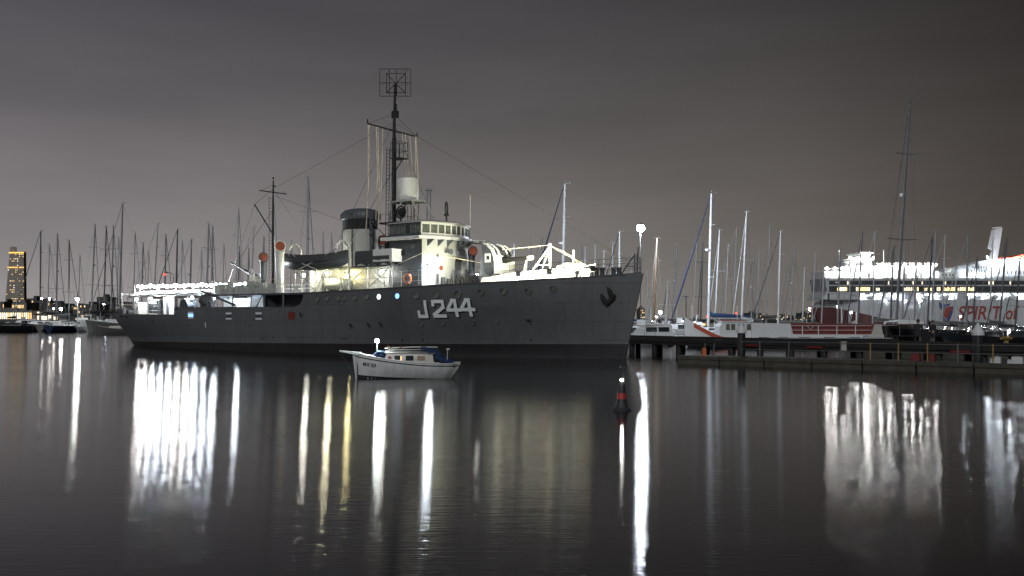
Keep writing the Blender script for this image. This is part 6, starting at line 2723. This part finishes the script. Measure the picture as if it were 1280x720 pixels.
def building(name, px0, px1, py, D, depth, mat, label, nwin=0, wmat=('winwarm', 'winpale'), base=0.0, seed=1, cols=None, rows_=None, prob=.5, shape=None, cat='building', group=GC, wsz=.5):
    a, b2 = G(px0, py, D), G(px1, py, D)
    root = empty(name, ((a.x + b2.x) / 2, D, base), 0, label, cat, group)
    hw_ = (b2.x - a.x) / 2
    zt = a.z - base
    g_ = MB()
    if shape:
        g_.prism([((px - (px0 + px1) / 2) / F * D, G(0, py_, D).z - base) for px, py_ in shape], 0, depth, 'xz')
    else:
        g_.bb(-hw_, hw_, 0, depth, -1, zt)
    g_.build('walls', M[mat], root, smooth=0)
    g_ = MB()
    g_.bb(-hw_ * .5, hw_ * .1, depth * .3, depth * .6, zt, zt + zt * .08 + .8)
    g_.build('roof_plant', M[mat], root, smooth=0)
    rnd = random.Random(seed)
    if cols:
        n_ = 0
        for i in range(rows_):
            for j in range(cols):
                if rnd.random() > prob or n_ > 98:
                    continue
                x = -hw_ + 2 * hw_ * (j + .5) / cols
                z = zt * (i + .6) / (rows_ + .3)
                if shape and x < ((shape[0][0] + (shape[1][0] - shape[0][0]) * z / zt) - (px0 + px1) / 2) / F * D + .3:
                    continue
                w_, h_ = 2 * hw_ / cols * wsz, zt / rows_ * wsz
                g_ = MB()
                g_.bb(x - w_ / 2, x + w_ / 2, -.15, -.02, z - h_ / 2, z + h_ / 2)
                g_.build('window', M[rnd.choice(wmat)], root, smooth=0)
                n_ += 1
    return root


tw = building('tower_block', 5, 30, 316, 1500, 8, 'towerwall', 'tall lit tower with a gold crown at the far left', cols=11, rows_=30, prob=.30, seed=4, wmat=('winwarm', 'winwarm', 'winpale'), shape=[(4, 405), (12, 316), (29.5, 314.5), (30.5, 405)], wsz=.4)
g_ = MB()
zt = G(0, 315, 1500).z
k_ = 1500 / F
g_.bb(-6.2 * k_, 12.4 * k_, -.8, -.1, zt - 1.6 * k_, zt - .1 * k_)
g_.build('gold_crown', glow('gold_crown_light', (1.0, .50, .10), 1.6, False), tw, smooth=0)
g_ = MB()
g_.bb(-8.0 * k_, 12.4 * k_, -.8, -.1, zt - 20 * k_, zt - 18.6 * k_)
g_.build('gold_band', glow('gold_band_light', (1.0, .55, .15), 1.1, False), tw, smooth=0)
g_ = MB()
g_.bb(-2.5 * k_, -1 * k_, 3, 5, zt, zt + 7 * k_)
g_.build('roof_mast', M['city'], tw, smooth=0)
building('waterfront_block', 15, 33, 378, 700, 25, 'citypale', 'pale block with rows of warm windows right below the tower', cols=12, rows_=3, prob=0.52, seed=6)
building('waterfront_block', 33, 46, 373, 800, 25, 'city', 'dark block with a raised corner right of the tower foot', cols=6, rows_=4, prob=0.17, seed=7)
building('waterfront_block', 46, 62, 376, 780, 25, 'city', 'dark plain block behind the leftmost yacht masts', cols=6, rows_=4, prob=0.14, seed=8)
building('waterfront_block', 62, 76, 379, 760, 25, 'city', 'low dark block behind the low glaring lamp', cols=5, rows_=3, prob=0.14, seed=9)
building('waterfront_block', 88, 100, 382, 700, 25, 'city', 'low block with a few warm windows behind the white lamp post', cols=6, rows_=4, prob=0.28, seed=10)
building('waterfront_block', 100, 121, 380, 680, 25, 'city', 'block with orange and red lit windows right of the white lamp post', cols=9, rows_=5, prob=0.35, seed=11, wmat=('winwarm', 'winwarm', 'winpale'))
building('waterfront_block', 121, 134, 371, 820, 25, 'city', 'taller grey block just left of the warship stern', cols=4, rows_=6, prob=0.08, seed=12)
building('waterfront_block', 134, 150, 377, 760, 25, 'city', 'grey block peeping out over the warship stern', cols=5, rows_=5, prob=0.17, seed=13)
building('waterfront_block', 0, 5, 377, 700, 25, 'city', 'slim dark block at the very left edge', cols=3, rows_=3, prob=0.28, seed=14)
pv = building('marina_pavilion', -20, 40, 388, 440, 12, 'citypale', 'long low pavilion glowing white at the far left waterfront', cols=22, rows_=1, prob=.95, seed=15, wmat=('winpale', 'winpale', 'winwarm'), base=1.6, wsz=.62)
pv2 = building('marina_pavilion', 46, 72, 388.5, 445, 12, 'citypale', 'short low pavilion glowing white behind the masts left of the lamp post', cols=10, rows_=1, prob=.95, seed=16, wmat=('winpale',), base=1.6, wsz=.86)
building('waterfront_block', 800, 806, 386, 900, 25, 'city', 'narrow block with warm windows right beside the warship stem', cols=3, rows_=5, prob=0.42, seed=17)
building('waterfront_block', 801.5, 805.5, 384, 950, 22, 'citypale', 'slim pale tower behind the warship stem', cols=2, rows_=6, prob=0.21, seed=18, base=1.5)
building('waterfront_block', 822, 846, 400, 700, 25, 'city', 'low dark block left of the blue furled sail', cols=10, rows_=2, prob=0.21, seed=19)
building('waterfront_block', 846, 866, 399, 720, 25, 'city', 'low dark block behind the glaring lamps', cols=8, rows_=2, prob=0.28, seed=20)
building('waterfront_block', 938, 952, 391, 800, 25, 'city', 'stepped block with pale windows behind the white side of the work boat', cols=6, rows_=4, prob=0.35, seed=22)
building('waterfront_block', 952, 972, 396, 780, 25, 'city', 'low block with pale windows left of the white mast with the dark furled sail', cols=8, rows_=3, prob=0.32, seed=23)
building('waterfront_block', 974, 992, 394, 820, 25, 'city', 'low block with scattered windows behind the red after deck', cols=8, rows_=4, prob=0.28, seed=24)
building('waterfront_block', 992, 1004, 397, 800, 25, 'city', 'small block with bright windows left of the ferry bow', cols=6, rows_=3, prob=0.35, seed=25)
building('waterfront_block', 1004, 1016, 391, 900, 25, 'city', 'block with a bright corner just left of the ferry bow', cols=5, rows_=4, prob=0.35, seed=26)

# trees on the far shore
def tree(px, py, D, label, seed):
    p = G(px, py, D)
    root = empty('tree', (p.x, D, 1.5), 0, label, 'tree', 'trees on the far shore')
    hgt = p.z - 1.5
    g_ = MB()
    rnd = random.Random(seed)
    g_.tube([(0, 0, -1), (.2, 0, hgt * .35), (0, 0, hgt * .75)], [.4, .3, .1], 7)
    for k in range(5):
        a = 2 * PI * k / 5
        g_.tube([(.1, 0, hgt * .35), (math.cos(a) * hgt * .25, math.sin(a) * hgt * .25, hgt * .7)], [.18, .05], 5)
    g_.build('trunk', M['bark'], root)
    g_ = MB()
    cl_ = [(rnd.uniform(-.32, .32) * hgt, rnd.uniform(-.3, .3) * hgt, hgt * rnd.uniform(.42, .92), hgt * rnd.uniform(.1, .2)) for _ in range(16)]
    for c_ in cl_:
        for _ in range(70):
            d_ = Vector((rnd.gauss(0, 1), rnd.gauss(0, 1), rnd.gauss(0, .8)))
            d_ = d_.normalized() * c_[3] * rnd.uniform(.5, 1.1)
            q = Vector(c_[:3]) + d_
            n1 = Vector((rnd.gauss(0, 1), rnd.gauss(0, 1), rnd.gauss(0, 1))).normalized()
            n2 = n1.orthogonal().normalized()
            s_ = hgt * .035
            g_.add([q + n1 * s_, q + n2 * s_, q - n1 * s_, q - n2 * s_], [(0, 1, 2, 3)])
    g_.build('crown', M['leaf'], root, smooth=0, fix=False)
    return root


tree(83, 384, 520, 'dark rounded tree directly left of the white lamp post', 1)
tree(146, 383, 520, 'dark tree over the warship stern rail', 2)
tree(813, 399, 640, 'dark low tree near the warship stem behind the white post', 3)
tree(897, 399, 640, 'dark low tree behind the blue sail cover', 4)
tree(1000, 401, 640, 'dark low tree by the bright windows left of the ferry bow', 5)
